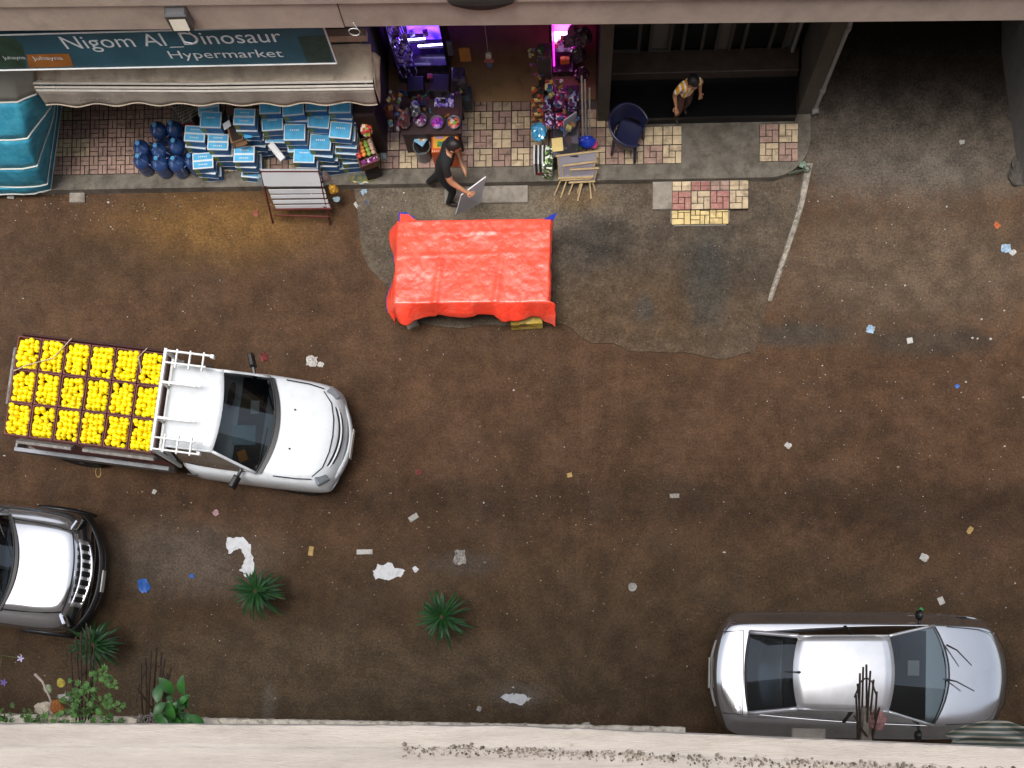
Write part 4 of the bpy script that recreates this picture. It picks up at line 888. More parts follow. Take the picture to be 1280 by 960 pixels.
# ---- candy baskets at the end of the cartons
def multi(name, cols, scale=14, rough=.35):
    """scattered flat print colours in small cells"""
    m = bpy.data.materials.new(name); m.use_nodes = True; n = m.node_tree.nodes; l = m.node_tree.links; b = n['Principled BSDF']
    tc = n.new('ShaderNodeTexCoord'); v = n.new('ShaderNodeTexVoronoi'); v.inputs['Scale'].default_value = scale; l.new(tc.outputs['Object'], v.inputs['Vector'])
    sp = n.new('ShaderNodeSeparateColor'); l.new(v.outputs['Color'], sp.inputs[0]); rp = n.new('ShaderNodeValToRGB'); rp.color_ramp.interpolation = 'CONSTANT'
    e = rp.color_ramp.elements
    while len(e) < len(cols): e.new(.5)
    for i, c in enumerate(cols): e[i].position = i / len(cols); e[i].color = (*as_lin(c), 1)
    l.new(sp.outputs[0], rp.inputs[0]); l.new(rp.outputs[0], b.inputs['Base Color']); b.inputs['Roughness'].default_value = rough; b.inputs['Coat Weight'].default_value = .4
    MATS[name] = m; return m
m_candy = multi('candy_mix', ['#b8392f', '#c98a2a', '#7a9a3c', '#c9b7a0', '#a8342c', '#d2693a', '#5a2030'], 22)
m_purp = multi('purple_mix', ['#5a1f4e', '#8a3a78', '#c9b6c6', '#3c1536', '#6d2a60'], 30)
cb0 = P(457, 190, .7); r_ = root('candy_basket', Vector((cb0.x, cb0.y, .157)), 'basket of red and orange wrapped sweets at the right end of the cartons', 'basket'); z0 = cb0.z - .157
k = MB(); rot = Matrix.Rotation(.35, 3, 'Z')
for s in (1, -1): k.box(rot @ Vector((s * .15, 0, z0 - .05)), (.02, .4, .14), rot); k.box(rot @ Vector((0, s * .2, z0 - .05)), (.3, .02, .14), rot)
k.box(Vector((0, 0, z0 - .1)), (.3, .4, .02), rot); k.build('basket', M('brown_wicker', '#5c3a22', .8), r_)
for i_ in range(16):
    x_, y_ = -.11 + .075 * (i_ % 4), -.03 + .06 * (i_ // 4); k = MB(); k.lathe([(.0, -.03), (.03, -.02), (.042, 0), (.03, .02), (.0, .03)], 8, rot @ Vector((x_, y_, z0 - .02 + random.uniform(0, .03)))); k.build('sweet', M('sweet%d' % (i_ % 4), ['#c23a34', '#d0803a', '#7f9a40', '#c8a890'][i_ % 4], .4), r_, smooth=True)
k = MB(); k.bbox(rot @ Vector((.01, -.16, z0 - .02)), (.26, .1, .1), .02, rot); k.build('purple_packets', m_purp, r_)
k = MB(); k.box((0, 0, (z0 - .12) / 2), (.24, .3, z0 - .12), rot); k.build('plinth', M('dark_cardboard', '#2b2320', .9), r_)
k = MB(); k.box((0, 0, 0), (.1, .5, .006), Matrix.Rotation(.06, 3, 'Z')); o = k.build('poster_sheet', M('grey_print', '#77848c', .5, var=.4, scale=12)); o.location = P(479, 192, .2); o.rotation_euler.x = .5; tag(o, 'narrow grey printed sheet leaning by the candy basket', 'sheet')
k = MB(); k.bbox((0, 0, 0), (.35, .5, 1.1), .03); o = k.build('dark_cabinet', M('dark_red_cabinet', '#2a1614', .6)); o.location = P(463, 150, .7); o.location.z = .71; tag(o, 'dark cabinet in shade at the right end of the awning', 'cabinet')
bag('sweet_bag', (458, 163), 1.35, (.09, .09, .09), m_candy, 'bag of bright sweets on the dark cabinet under the awning', seed=8)
bag('rubbish_heap', (452, 224), .16, (.2, .08, .02), multi('brown_green', ['#5a5a2a', '#3a4a4c', '#6a5a30'], 18, .8), 'flattened green and brown rubbish on the kerb edge', 'rubbish', seed=9)
# ---- stationery and toy shop: left display
m_foil = multi('violet_foil', ['#6a4ab0', '#b7a5e0', '#3c2a78', '#8d74cf', '#e0d8f0', '#4a3590'], 26, .15)
m_darkgoods = multi('dark_goods', ['#191820', '#26232e', '#3a2a30', '#15151a', '#4a4450'], 12, .5)
def led_mat(name, ca, cb, strength):
    m = bpy.data.materials.new(name); m.use_nodes = True; n = m.node_tree.nodes; l = m.node_tree.links; b = n['Principled BSDF']
    tc = n.new('ShaderNodeTexCoord'); t = n.new('ShaderNodeTexNoise'); t.inputs['Scale'].default_value = 5; t.inputs['Detail'].default_value = 5; l.new(tc.outputs['Object'], t.inputs['Vector'])
    r_ = n.new('ShaderNodeValToRGB'); r_.color_ramp.elements[0].position = .35; r_.color_ramp.elements[1].position = .65; r_.color_ramp.elements[0].color = (*as_lin(ca), 1); r_.color_ramp.elements[1].color = (*as_lin(cb), 1)
    l.new(t.outputs['Fac'], r_.inputs[0]); l.new(r_.outputs[0], b.inputs['Emission Color']); b.inputs['Emission Strength'].default_value = strength; b.inputs['Base Color'].default_value = (.02, .02, .03, 1)
    MATS[name] = m; return m
m_blue_led = led_mat('blue_lit_panel', '#2a14e0', '#8a48ff', 1.6); m_bluestrip = M('blue_white_tube', '#c0c0ff', emit='#b8b0ff', estr=5.0)
m_pink_led = led_mat('pink_lit_panel', '#c818a8', '#f050e0', 1.2); m_pinkstrip = M('pink_white_tube', '#ffd0ff', emit='#f6c8ff', estr=5.0)
# lit showcase: upright glass-fronted cabinet leaning back
dk = root('lit_showcase', P(535, 100, .16), 'glowing blue violet showcase inside the toy shop', 'showcase'); do = dk.location
Yc = 9.9
def case_quad(pts, mat, name, Y, dk, do, solid=0): k = MB(); k.add([PY(x, y, Y) for x, y in pts], [tuple(range(len(pts)))]); return k.build(name, mat, dk, do, solid=solid)
zc = PY(535, 84, Yc).z
k = MB(); A_, B_ = PY(494, 84, Yc), PY(560, 84, Yc); zb_ = .18; zt_ = 2.2
k.box(((A_.x + B_.x) / 2, Yc + .3, (zb_ + zc) / 2), (B_.x - A_.x, .55, zc - zb_)); k.build('cabinet_base', m_darkgoods, dk, do)
k = MB(); k.box(((A_.x + B_.x) / 2, Yc + .42, (zc + zt_) / 2), (B_.x - A_.x, .03, zt_ - zc)); k.build('lit_back', m_blue_led, dk, do)
for x_ in (A_.x, B_.x): k = MB(); k.box((x_, Yc + .22, (zc + zt_) / 2), (.04, .4, zt_ - zc)); k.build('side_panel', m_black_plastic, dk, do)
for (xa, xb, f) in ((.12, .62, .12), (.45, .95, .03), (.1, .9, .48), (.1, .9, .8)):
    X0, X1 = A_.x + (B_.x - A_.x) * xa, A_.x + (B_.x - A_.x) * xb; zz = zc + .05 + f * (zt_ - zc)
    k = MB(); k.box(((X0 + X1) / 2, Yc + .3, zz), (X1 - X0, .14, .02)); k.build('shelf', m_black_plastic, dk, do)
    k = MB(); k.tube([(X0, Yc + .25, zz + .04), (X1, Yc + .25, zz + .07)], .014, 8); k.build('light_tube', m_bluestrip, dk, do)
for i_ in range(9):
    X0 = A_.x + (B_.x - A_.x) * (.12 + .085 * i_); f = (.16, .52, .85)[i_ % 3]; k = MB(); k.bbox((X0, Yc + .3, zc + .14 + f * (zt_ - zc) * .9), (.08, .06, .11), .02, Matrix.Rotation(random.uniform(-.4, .4), 3, 'Z')); k.build('toy_box', m_foil if i_ % 2 else M('magenta_box', '#7a2a70', .4), dk, do)
for i_ in range(10):                                   # tinsel curtain on the left, lit by the case
    k = MB(); x_ = PY(494 - 2 + i_ * 2.2, 60, Yc - .1).x; k.tube([(x_ + .02 * math.sin(t * 2 + i_), Yc - .08 + .02 * math.cos(t * 3 + i_), 2.1 - t * .16) for t in range(9 if i_ % 3 else 11)], [.012 + .006 * ((t + i_) % 2) for t in range(9 if i_ % 3 else 11)], 5); k.build('tinsel', m_foil, dk, do)
lt = bpy.data.lights.new('showcase_lamp', 'POINT'); lt.energy = .5; lt.color = (.35, .2, 1); lt.shadow_soft_size = .1; lo_ = bpy.data.objects.new('showcase_lamp', lt); COL.objects.link(lo_); lo_.parent = dk; lo_.location = Vector(((A_.x + B_.x) / 2, Yc - .05, zc + .35)) - do
# table in front with goods
tb0, tb1 = P(500, 168, .75), P(578, 118, .75)
tb = root('display_table', Vector(((tb0.x + tb1.x) / 2, (tb0.y + tb1.y) / 2, .157)), 'dark display table crowded with toys at the left of the shop entrance', 'table'); bo = tb.location
k = MB(); k.bbox(((tb0.x + tb1.x) / 2, (tb0.y + tb1.y) / 2, .73), (tb1.x - tb0.x, tb1.y - tb0.y, .04), .01); k.build('table_top', M('table_red', '#3a2626', .6), tb, bo)
for x_ in (tb0.x + .05, tb1.x - .05):
    for y_ in (tb0.y + .05, tb1.y - .05): k = MB(); k.box((x_, y_, .43), (.04, .04, .56)); k.build('leg', m_black_plastic, tb, bo)
k = MB(); k.box(((tb0.x + tb1.x) / 2, tb0.y + .03, .45), (tb1.x - tb0.x - .1, .02, .5)); k.build('front_panel', MATS['table_red'], tb, bo)
def goods(name, px, z, d, mat, label, cat, rz=0, tilt=None, base=True, bev=.01):
    q = P(px[0], px[1], z); k = MB(); k.bbox((0, 0, -d[2] / 2), d, bev); o = k.build(name, mat); o.location = q; o.rotation_euler = (tilt or 0, 0, rz); return tag(o, label, cat)
goods('dark_case', (519, 104), .95, (.26, .22, .2), M('navy_case', '#14161f', .4), 'dark navy case on the display table under the blue showcase', 'case', .05)
goods('dark_case', (549, 103), .98, (.3, .26, .22), M('brown_case', '#1c1410', .5), 'dark brown case on the display table under the blue showcase', 'case', -.05)
goods('small_box', (537, 94), 1.05, (.08, .06, .05), M('pink_toy', '#b0405a', .4), 'tiny pink toy on the dark cases', 'toy')
goods('foil_pack', (555, 124), .80, (.3, .2, .05), m_foil, 'shiny violet foil pack lying on the display table', 'pack', -.03)
goods('foil_pack', (527, 124), .80, (.17, .18, .05), M('dim_foil', '#3a2f50', .25, var=.3, scale=20), 'dimmer violet foil pack left of the shiny one', 'pack')
goods('red_tray', (560, 139), .78, (.36, .1, .04), M('dull_red_tray', '#4a2226', .6), 'dull red tray between the foil pack and the bowls', 'tray')
m_bowl = M('clear_bowl', '#6d6a78', .15, var=.15, coat=.5)
for i_, (px, lab, mt) in enumerate((((525, 149), 'left bowl of violet sweets on the display table', m_purp), ((546, 152), 'middle bowl of magenta sweets behind the orange box', multi('magenta_mix', ['#7a2a8a', '#b04ac0', '#c03a6a', '#5a2a9a'], 34)), ((567, 152), 'right bowl of mixed coloured sweets behind the orange box', m_candy))):
    q = P(*px, .86); r_ = root('sweet_bowl', q - Vector((0, 0, .1)), lab, 'bowl', 'bowls of sweets on the display table')
    k = MB(); k.lathe([(.06, 0), (.09, .05), (.1, .1), (.105, .1), (.095, .05), (.06, .01)], 20); k.build('bowl', m_bowl, r_, smooth=True)
    k = MB(); k.lathe([(.0, .02), (.08, .05), (.088, .075), (.05, .095), (.0, .1)], 14); k.build('sweets', mt, r_)
# orange gift boxes at the front, checked border
ob0 = P(556, 178, .62); r_ = root('orange_box', Vector((ob0.x, ob0.y, .157)), 'orange checked box with yellow printed lid behind the man', 'box'); hb = ob0.z - .157
k = MB(); k.bbox((0, 0, hb / 2), (.42, .3, hb), .01, Matrix.Rotation(.02, 3, 'Z')); k.build('box', M('orange_card2', '#c2562a', .5, var=.1), r_)
k = MB(); k.box((0, .01, hb + .004), (.36, .2, .006)); k.build('lid_print', M('yellow_print', '#cf9a2e', .5, var=.1), r_)
k = MB(); k.box((.11, .02, hb + .009), (.1, .15, .004)); k.build('print_patch', multi('brown_print', ['#4a2a2a', '#8a4a4a', '#d8c8b8'], 26), r_)
k = MB(); k.box((-.06, -.03, hb + .009), (.11, .08, .004)); k.build('print_patch', multi('green_print', ['#2a6a3a', '#3a8a4a', '#1c4a2a'], 40), r_)
k = MB(); k.box((-.08, .075, hb + .009), (.14, .04, .004)); k.build('print_patch', M('mauve_print', '#9a7a98', .5), r_)
for s in (1, -1):
    for i_ in range(13):
        k = MB(); k.box((-.19 + i_ * .0317, s * .137 - .0, hb + .003), (.016, .018, .005)); k.build('check', M('cream_check', '#d8b890', .6), r_)
bk0 = P(527, 182, .5); r_ = root('bucket', Vector((bk0.x, bk0.y, .157)), 'grey bucket under the blue tray beside the orange box', 'bucket')
k = MB(); k.lathe([(.11, 0), (.135, .3), (.142, .34), (.13, .34), (.1, .02)], 22); k.build('bucket', M('zinc', '#7d7f80', .4, .4, var=.1), r_, smooth=False)
q = P(528, 172, .56); k = MB(); k.bbox((0, 0, 0), (.17, .24, .03), .008); o = k.build('tray', M('tray_blue', '#7fb0cc', .5, var=.06)); o.location = q; o.rotation_euler = (.0, 0, -.6); tag(o, 'light blue box lid with a round biscuit picture on the bucket', 'box')
k = MB(); k.lathe([(.0, 0), (.065, 0), (.065, .003), (.0, .003)], 20, (0, -.01, .016)); k.build('biscuit_print', multi('biscuit', ['#8a5a30', '#c9a878', '#5a3a20', '#e0cdb0'], 46), o)
bag('toy_bag', (505, 150), .9, (.1, .12, .16), multi('toy_mix', ['#5a2a2a', '#3a4a5a', '#8a6a60', '#2a2a30', '#7a3a3a'], 20), 'bag of dull red toys hanging at the left of the display table', seed=11)
bag('toy_bag', (519, 136), .95, (.08, .12, .08), multi('grey_toys', ['#3a3a40', '#8a8a90', '#22222a', '#5a5a66'], 26), 'clear bag of grey toys on the left of the display table', seed=12)
bag('toy_bag', (488, 140), 1.0, (.09, .09, .2), M('red_toys', '#5a2622', .5, var=.4, scale=14), 'bag of red toys hanging on the shop partition', seed=13)
k = MB(); q0, q1 = P(507, 140, 1.1), P(518, 180, .2); k.tube([q0, q1], .03, 6); tag(k.build('wrapped_roll', M('mauve_wrap', '#6a5060', .4), origin=q1), 'mauve wrapped roll leaning at the left of the display table', 'roll')
goods('orange_folder', (580, 60), 1.5, (.16, .03, .3), M('ochre_card', '#9a6420', .6, var=.15), 'ochre cardboard folder hanging right of the blue showcase', 'folder')
goods('grey_pack', (561, 52), 1.6, (.08, .04, .3), M('grey_pack', '#4a4a5a', .4), 'grey blister pack hanging beside the blue showcase', 'pack')
goods('slate_box', (583, 116), .6, (.14, .22, .3), M('slate_box', '#2e3a44', .5), 'slate grey box standing at the edge of the shop floor', 'box')
goods('dark_rack', (573, 92), 1.0, (.2, .2, .7), m_darkgoods, 'dark rack of small goods right of the blue showcase', 'rack')
r_ = root('hanging_toy', PY(611, 72, 9.6), 'small white, red and blue toy hanging in the toy shop doorway', 'toy')
for (d_, z_, c_) in (((.08, .05, .1), .05, '#b8b0a4'), ((.14, .06, .08), -.05, '#8a4038'), ((.08, .05, .12), -.15, '#39507a')):
    k = MB(); k.bbox((0, 0, z_), d_, .025); k.build('piece', M('toy' + c_, c_, .5), r_)
k = MB(); k.tube([(0, 0, .1), (0, 0, 1.2)], .003, 4); k.build('string', m_rope, r_)

# ---- right display
pk_ = root('lit_showcase', P(708, 90, .16), 'glowing pink showcase at the right of the toy shop doorway', 'showcase'); po = pk_.location
Yc2 = 9.95; A_, B_ = PY(691, 88, Yc2), PY(716, 88, Yc2); zc2 = PY(700, 92, Yc2).z; zt2 = 2.3
k = MB(); k.box(((A_.x + B_.x) / 2, Yc2 + .3, (.18 + zc2) / 2), (B_.x - A_.x, .55, zc2 - .18)); k.build('cabinet_base', m_darkgoods, pk_, po)
k = MB(); k.box(((A_.x + B_.x) / 2, Yc2 + .42, (zc2 + zt2) / 2), (B_.x - A_.x, .03, zt2 - zc2)); k.build('lit_back', m_pink_led, pk_, po)
for x_ in (A_.x - .02, B_.x + .02): k = MB(); k.box((x_, Yc2 + .22, (zc2 + zt2) / 2), (.04, .4, zt2 - zc2)); k.build('side_panel', m_black_plastic, pk_, po)
k = MB(); k.box(((A_.x + B_.x) / 2, Yc2 + .32, PY(700, 47, Yc2 + .3).z), (B_.x - A_.x - .05, .04, .16)); k.build('light_tube', m_pinkstrip, pk_, po)
k = MB(); k.tube([(A_.x + .02, Yc2 + .1, zc2 + .05), (A_.x + .02, Yc2 + .1, zt2)], .012, 6); k.build('light_tube', M('magenta_tube', '#ff40e0', emit='#ff20d8', estr=3), pk_, po)
k = MB(); k.box(((A_.x + B_.x) / 2, Yc2 + .3, PY(700, 60, Yc2 + .3).z), (B_.x - A_.x - .05, .2, .12)); k.build('shelf', M('dark_lilac', '#2a1a34', .5), pk_, po)
k = MB(); k.bbox(((A_.x + B_.x) / 2 + .03, Yc2 + .15, zc2 + .1), (.14, .06, .14), .01); k.build('yellow_box', M('amber_box', '#d0902a', .4), pk_, po)
for i_ in range(5): k = MB(); k.bbox((A_.x + .05 + .05 * i_, Yc2 + .25, zc2 + .32 + .08 * (i_ % 3)), (.06, .06, .09), .02); k.build('toy_box', m_purp if i_ % 2 else M('gold_toy', '#b08030', .4), pk_, po)
lt = bpy.data.lights.new('showcase_lamp', 'POINT'); lt.energy = .3; lt.color = (1, .2, .85); lt.shadow_soft_size = .1; lo_ = bpy.data.objects.new('showcase_lamp', lt); COL.objects.link(lo_); lo_.parent = pk_; lo_.location = Vector(((A_.x + B_.x) / 2, Yc2 - .05, zc2 + .3)) - po
goods('pale_cabinet', (680, 62), 1.5, (.2, .2, 1.3), M('drab_cabinet', '#4a403c', .6, var=.3, scale=6), 'drab shelf cabinet left of the pink showcase', 'cabinet')
goods('picture_card', (686, 100), 1.15, (.12, .02, .16), multi('yellow_red', ['#c0a040', '#c0a040', '#8a3a2a', '#e0cfa0'], 14), 'yellow picture card propped below the pink showcase', 'card', 0, -.4)
goods('picture_card', (699, 99), 1.15, (.12, .02, .16), multi('mauve_red', ['#8a5a70', '#c0b0b0', '#5a3040'], 16), 'mauve picture card next to the yellow one', 'card', 0, -.4)
rt0, rt1 = P(690, 196, .6), P(724, 106, .6)
r_ = root('display_table', Vector(((rt0.x + rt1.x) / 2, (rt0.y + rt1.y) / 2, .157)), 'low table of glittering packs at the right of the shop entrance', 'table'); ro2 = r_.location
k = MB(); k.bbox(((rt0.x + rt1.x) / 2, (rt0.y + rt1.y) / 2, .58), (rt1.x - rt0.x, rt1.y - rt0.y, .04), .01); k.build('table_top', m_darkgoods, r_, ro2)
for x_ in (rt0.x + .04, rt1.x - .04):
    for y_ in (rt0.y + .05, rt1.y - .05): k = MB(); k.box((x_, y_, .36), (.04, .04, .4)); k.build('leg', m_black_plastic, r_, ro2)
m_glit = multi('red_glitter', ['#7a1530', '#8a3050', '#4a2a5a', '#b8a8c0', '#5a1025', '#3a3a60'], 30, .15); m_glit2 = multi('blue_glitter', ['#3a3a58', '#8a94b0', '#5a2050', '#c0c4d4', '#2a2a40'], 26, .15)
for i_, (px, z, d_, mt, lab) in enumerate((((700, 122), .85, (.2, .22, .2), m_glit, 'red glitter pack at the back of the right table'), ((683, 126), .82, (.14, .2, .18), m_glit2, 'blue glitter pack at the back of the right table'), ((716, 122), .95, (.13, .24, .3), m_glit2, 'grey blue toy pack at the right back of the table'), ((703, 147), .8, (.2, .2, .16), multi('red_violet', ['#8a1a38', '#5a2a6a', '#c04a6a', '#d8c8d8', '#7a1530'], 34, .15), 'red violet glitter pack in the middle of the right table'), ((687, 148), .76, (.14, .2, .14), multi('violet_g', ['#4a2a6a', '#b8a8d0', '#5a1a3a'], 34, .15), 'violet glitter pack in the middle of the right table'))):
    goods('glitter_pack', px, z, d_, mt, lab, 'pack', random.uniform(-.1, .1), None, True, .03)
for i_, (px, z, lab) in enumerate((((672, 116), .95, 'tall dark carton of printed toys at the left of the right table'), ((672, 134), .75, 'printed toy carton one step nearer at the left of the right table'), ((674, 148), .55, 'lowest printed toy carton at the left of the right table'))):
    q = P(px[0], px[1], z); k = MB(); h_ = z - .157; k.bbox((0, 0, -h_ / 2), (.19, .22, h_), .01); o = k.build('toy_carton', multi('toyc%d' % i_, ['#2a1f1c', '#a8481f', '#1f3a2a', '#c0a060', '#3a2a20', '#7a2a20'], 18, .5)); o.location = q; tag(o, lab, 'box', 'printed toy cartons by the doorway')
bag('blue_bag', (673, 164), .72, (.13, .14, .08), M('sky_plastic', '#3f93bd', .2, var=.2, coat=.6), 'pale blue plastic bag on the books at the shop entrance', seed=21)
# row of upright books, patterned box, yellow card
for i_ in range(6):
    q = P(667.5 + i_ * 2.6, 204, .5); k = MB(); k.bbox((0, .14, -.17), (.024, .3, .34), .004); o = k.build('book', M('book%d' % (i_ % 2), ['#c8c8c4', '#22282a'][i_ % 2], .6, var=.06)); o.location = q; tag(o, '%s upright %s book below the blue bag' % (['leftmost', 'second', 'third', 'fourth', 'fifth', 'rightmost'][i_], ['white', 'dark'][i_ % 2]), 'book', 'upright books at the shop entrance')
goods('red_box', (677, 212), .24, (.16, .1, .08), M('red_card', '#7a2428', .6), 'small red box on the kerb beneath the upright books', 'box')
q = P(686, 196, .5); k = MB(); k.bbox((0, 0, -.16), (.16, .36, .32), .01); o = k.build('patterned_box', multi('green_zebra', ['#d0d4c4', '#22301f', '#7a9a50', '#e0e0d8', '#3a4a30'], 24, .5)); o.location = q; o.rotation_euler.z = -.15; tag(o, 'box with a green, white and black pattern beside the books', 'box')
goods('yellow_card', (697, 183), .62, (.17, .24, .02), M('cream_card', '#c8b070', .7, var=.06), 'plain yellow card lying beside the leaning grey board', 'card', .1, .3)
k = MB(); pts = [P(704, 187, .25), P(718, 172, .25), P(720, 139, 1.0), P(704, 150, 1.0)]; nrm = (pts[1] - pts[0]).cross(pts[3] - pts[0]).normalized() * .02
k.add(pts + [p + nrm for p in pts], [(0, 1, 2, 3), (7, 6, 5, 4), (0, 4, 5, 1), (1, 5, 6, 2), (2, 6, 7, 3), (3, 7, 4, 0)]); tag(k.build('grey_board', M('lilac_board', '#8f8a96', .6, var=.06), origin=pts[0]), 'grey lilac board leaning against the right display', 'board')
for i_, (xa, ya, xb, yb) in enumerate(((729, 184, 727, 95), (733, 182, 731, 100), (737, 178, 737, 110))):
    k = MB(); k.tube([P(xa, ya, .16), PY(xb, yb, P(xa, ya, .16).y + .12)], .014, 6); o = k.build('white_pole', M('pole_white', '#a8a49c', .5), origin=P(xa, ya, .16)); tag(o, ['left', 'middle', 'right'][i_] + ' of three thin white poles at the right display', 'pole', 'white poles at the right display')
bag('blue_toy', (733, 177), .4, (.14, .09, .08), M('royal_plastic', '#1f3aa8', .3, var=.15), 'royal blue plastic toy beside the wooden easels', 'toy', seed=31)
k = MB(); q = P(742, 180, .35); k.lathe([(.03, -.01), (.065, -.014), (.07, 0), (.065, .014), (.03, .01)], 18, rot=Matrix.Rotation(1.0, 3, 'X')); o = k.build('toy_ring', M('pink_plastic', '#c04a78', .4)); o.location = q; tag(o, 'pink toy ring next to the blue toy', 'toy')
bag('green_toy', (722, 184), .3, (.07, .06, .08), M('green_plastic', '#4a6a34', .5, var=.2), 'small green toy beneath the blue toy', 'toy', seed=32)
# balloons and hanging bags over the right display
for i_, (px, Y_, s_, c_, lab) in enumerate((((712, 52), 9.75, .1, '#6a5a74', 'lilac balloon hanging before the pink showcase'), ((722, 70), 9.7, .12, '#3c2a38', 'dark plum bag hanging right of the pink showcase'), ((728, 48), 9.7, .13, '#4a3340', 'dull mauve bag hanging high right of the pink showcase'), ((727, 95), 9.6, .11, '#4a1f3a', 'dark magenta bag hanging above the right table'), ((716, 40), 9.75, .08, '#8a3a70', 'magenta bag hanging at the slab edge'))):
    bag('hanging_bag', None, None, (s_, s_ * .8, s_ * 1.6), M('hang%d' % i_, c_, .25, var=.3, scale=14, coat=.4), lab, 'bag', seed=40 + i_, origin=PY(px[0], px[1], Y_))
# crowds of little toy packs on both displays
TOY = [M('toy_%d' % i_, c_, .35, var=.25, scale=30, coat=.4) for i_, c_ in enumerate(('#7a2a30', '#96682a', '#2c4a7a', '#33603a', '#a09c98', '#5a3068', '#8a3a60', '#22222a', '#a89a5c', '#3c6a7a'))]
tr_ = random.Random(31)
tp = [MB().bbox((0, 0, .05), (.09, .07, .1), .015).mesh('toy_pack', TOY[i_]) for i_ in range(10)] + [MB().bbox((0, 0, .03), (.12, .05, .06), .01).mesh('toy_pack', TOY[i_]) for i_ in range(10)] + [MB().lathe([(.03, 0), (.045, .03), (.03, .08), (.01, .1)], 8).mesh('toy_pack', TOY[i_]) for i_ in range(10)]
def toys(n_, box, zf, lab, grp):
    for i_ in range(n_):
        x, y = tr_.uniform(box[0], box[2]), tr_.uniform(box[1], box[3]); o = bpy.data.objects.new('toy_pack', tr_.choice(tp)); COL.objects.link(o); o.location = P(x, y, zf(x, y)); o.rotation_euler = (tr_.uniform(-.3, .3), tr_.uniform(-.3, .3), tr_.uniform(0, 6.28)); s_ = tr_.uniform(.45, .95); o.scale = (s_, s_, s_)
        tag(o, lab, 'toy', grp)
toys(26, (502, 112, 576, 146), lambda x, y: .76, 'small toy pack on the display table left of the doorway', 'toy packs on the left display table')
toys(16, (480, 112, 500, 170), lambda x, y: .75 + (170 - y) * .012, 'small toy pack hung on the partition left of the display table', 'toy packs on the left partition')
toys(26, (680, 108, 724, 165), lambda x, y: .80 + (165 - y) * .004, 'small toy pack heaped on the glittering table right of the doorway', 'toy packs on the right display table')
toys(16, (662, 60, 684, 118), lambda x, y: .9 + (118 - y) * .012, 'small toy pack stacked left of the pink showcase', 'toy packs beside the pink showcase')
# ---- wooden easels at the kerb
m_ew = M('easel_wood', '#b39a70', .65, var=.15, scale=12); m_eb = M('easel_board', '#8b8790', .6, var=.08, dirt='#7a746e', dirt_amt=.4)
def easel(tl, tr, bl, br, legs, label, zt_, zb_):
    r_ = root('wooden_easel', P((bl[0] + br[0]) / 2, (bl[1] + br[1]) / 2 + 20, .0), label, 'easel', 'small easels at the kerb'); o_ = r_.location
    T0, T1, B0, B1 = P(*tl, zt_), P(*tr, zt_), P(*bl, zb_), P(*br, zb_); n_ = (T1 - T0).cross(B0 - T0).normalized(); n_ = n_ if n_.z > 0 else -n_
    k = MB(); pts = [T0, T1, B1, B0]; k.add(pts + [p + n_ * .012 for p in pts], [(0, 1, 2, 3), (7, 6, 5, 4), (0, 4, 5, 1), (1, 5, 6, 2), (2, 6, 7, 3), (3, 7, 4, 0)]); k.build('board', m_eb, r_, o_)
    for nm, p0, p1 in (('top_rail', T0 - (T1 - T0) * .05, T1 + (T1 - T0) * .05), ('bottom_rail', B0 - (B1 - B0) * .04, B1 + (B1 - B0) * .04)):
        k = MB(); k.tube([p0 + n_ * .015, p1 + n_ * .015], .016, 4); k.build(nm, m_ew, r_, o_)
    for p0, p1 in ((T0, B0), (T1, B1)): k = MB(); k.tube([p0 + n_ * .012, p1 + n_ * .012], .01, 4); k.build('side_rail', m_ew, r_, o_)
    for (xa, ya, xb, yb) in legs: k = MB(); k.tube([P(xa, ya, zb_ - .02), P(xb, yb, .02)], .014, 5); k.build('leg', m_ew, r_, o_)
easel((697, 194), (747, 188), (699, 222), (740, 220), [(702, 222, 693, 244), (738, 220, 744, 238)], 'largest and rearmost of the wooden easels at the kerb', .62, .3)
easel((705, 206), (744, 201), (703, 224), (738, 222), [(709, 223, 701, 247), (728, 222, 722, 241)], 'middle wooden easel at the kerb with a bare top rail', .52, .26)
easel((714, 211), (747, 209), (712, 227), (743, 225.5), [(717, 227, 711, 243), (728, 227, 722, 251), (737, 227, 739, 248)], 'front wooden easel at the kerb with a grey drawing board', .45, .2)

# ---- dark blue plastic armchair
ch = root('plastic_chair', P(786, 196, .15), 'dark indigo plastic armchair on the pavement before the dark shop', 'chair', None, R(70)); ch.location = P(784, 184, .157); ch.scale = (.9, .9, .9)
m_ch = M('indigo_plastic', '#1d1f3c', .35, var=.08, dirt='#22233c', dirt_amt=.4)
k = MB(); k.grid(lambda u, v: Vector((-.22 + .44 * u, -.2 + .42 * v, .42 - .02 * math.sin(math.pi * u) + .02 * v)), 8, 8); k.build('seat', m_ch, ch, smooth=True, solid=.02)
def shell(u, v):
    th = R(-50) + R(280) * u; rx, ry = .30, .29; hgt = .20 * math.sin(math.pi * u) ** 1.1 + .18
    return Vector((math.cos(th) * (rx - .03 + .07 * v), math.sin(th) * (ry - .03 + .08 * v) , .42 + hgt * v))
k = MB(); k.grid(shell, 30, 6); k.build('backrest', m_ch, ch, smooth=True, solid=.018)
k = MB(); k.tube([shell(i_ / 30, 1) for i_ in range(31)], .022, 8); k.build('arm_rim', m_ch, ch, smooth=True)
for s in (1, -1):
    for y_ in (-.23, .22): k = MB(); k.tube([(s * .2, y_ * .85, .42), (s * .22, y_ * .95, 0)], [.035, .026], 6); k.build('leg', m_ch, ch)
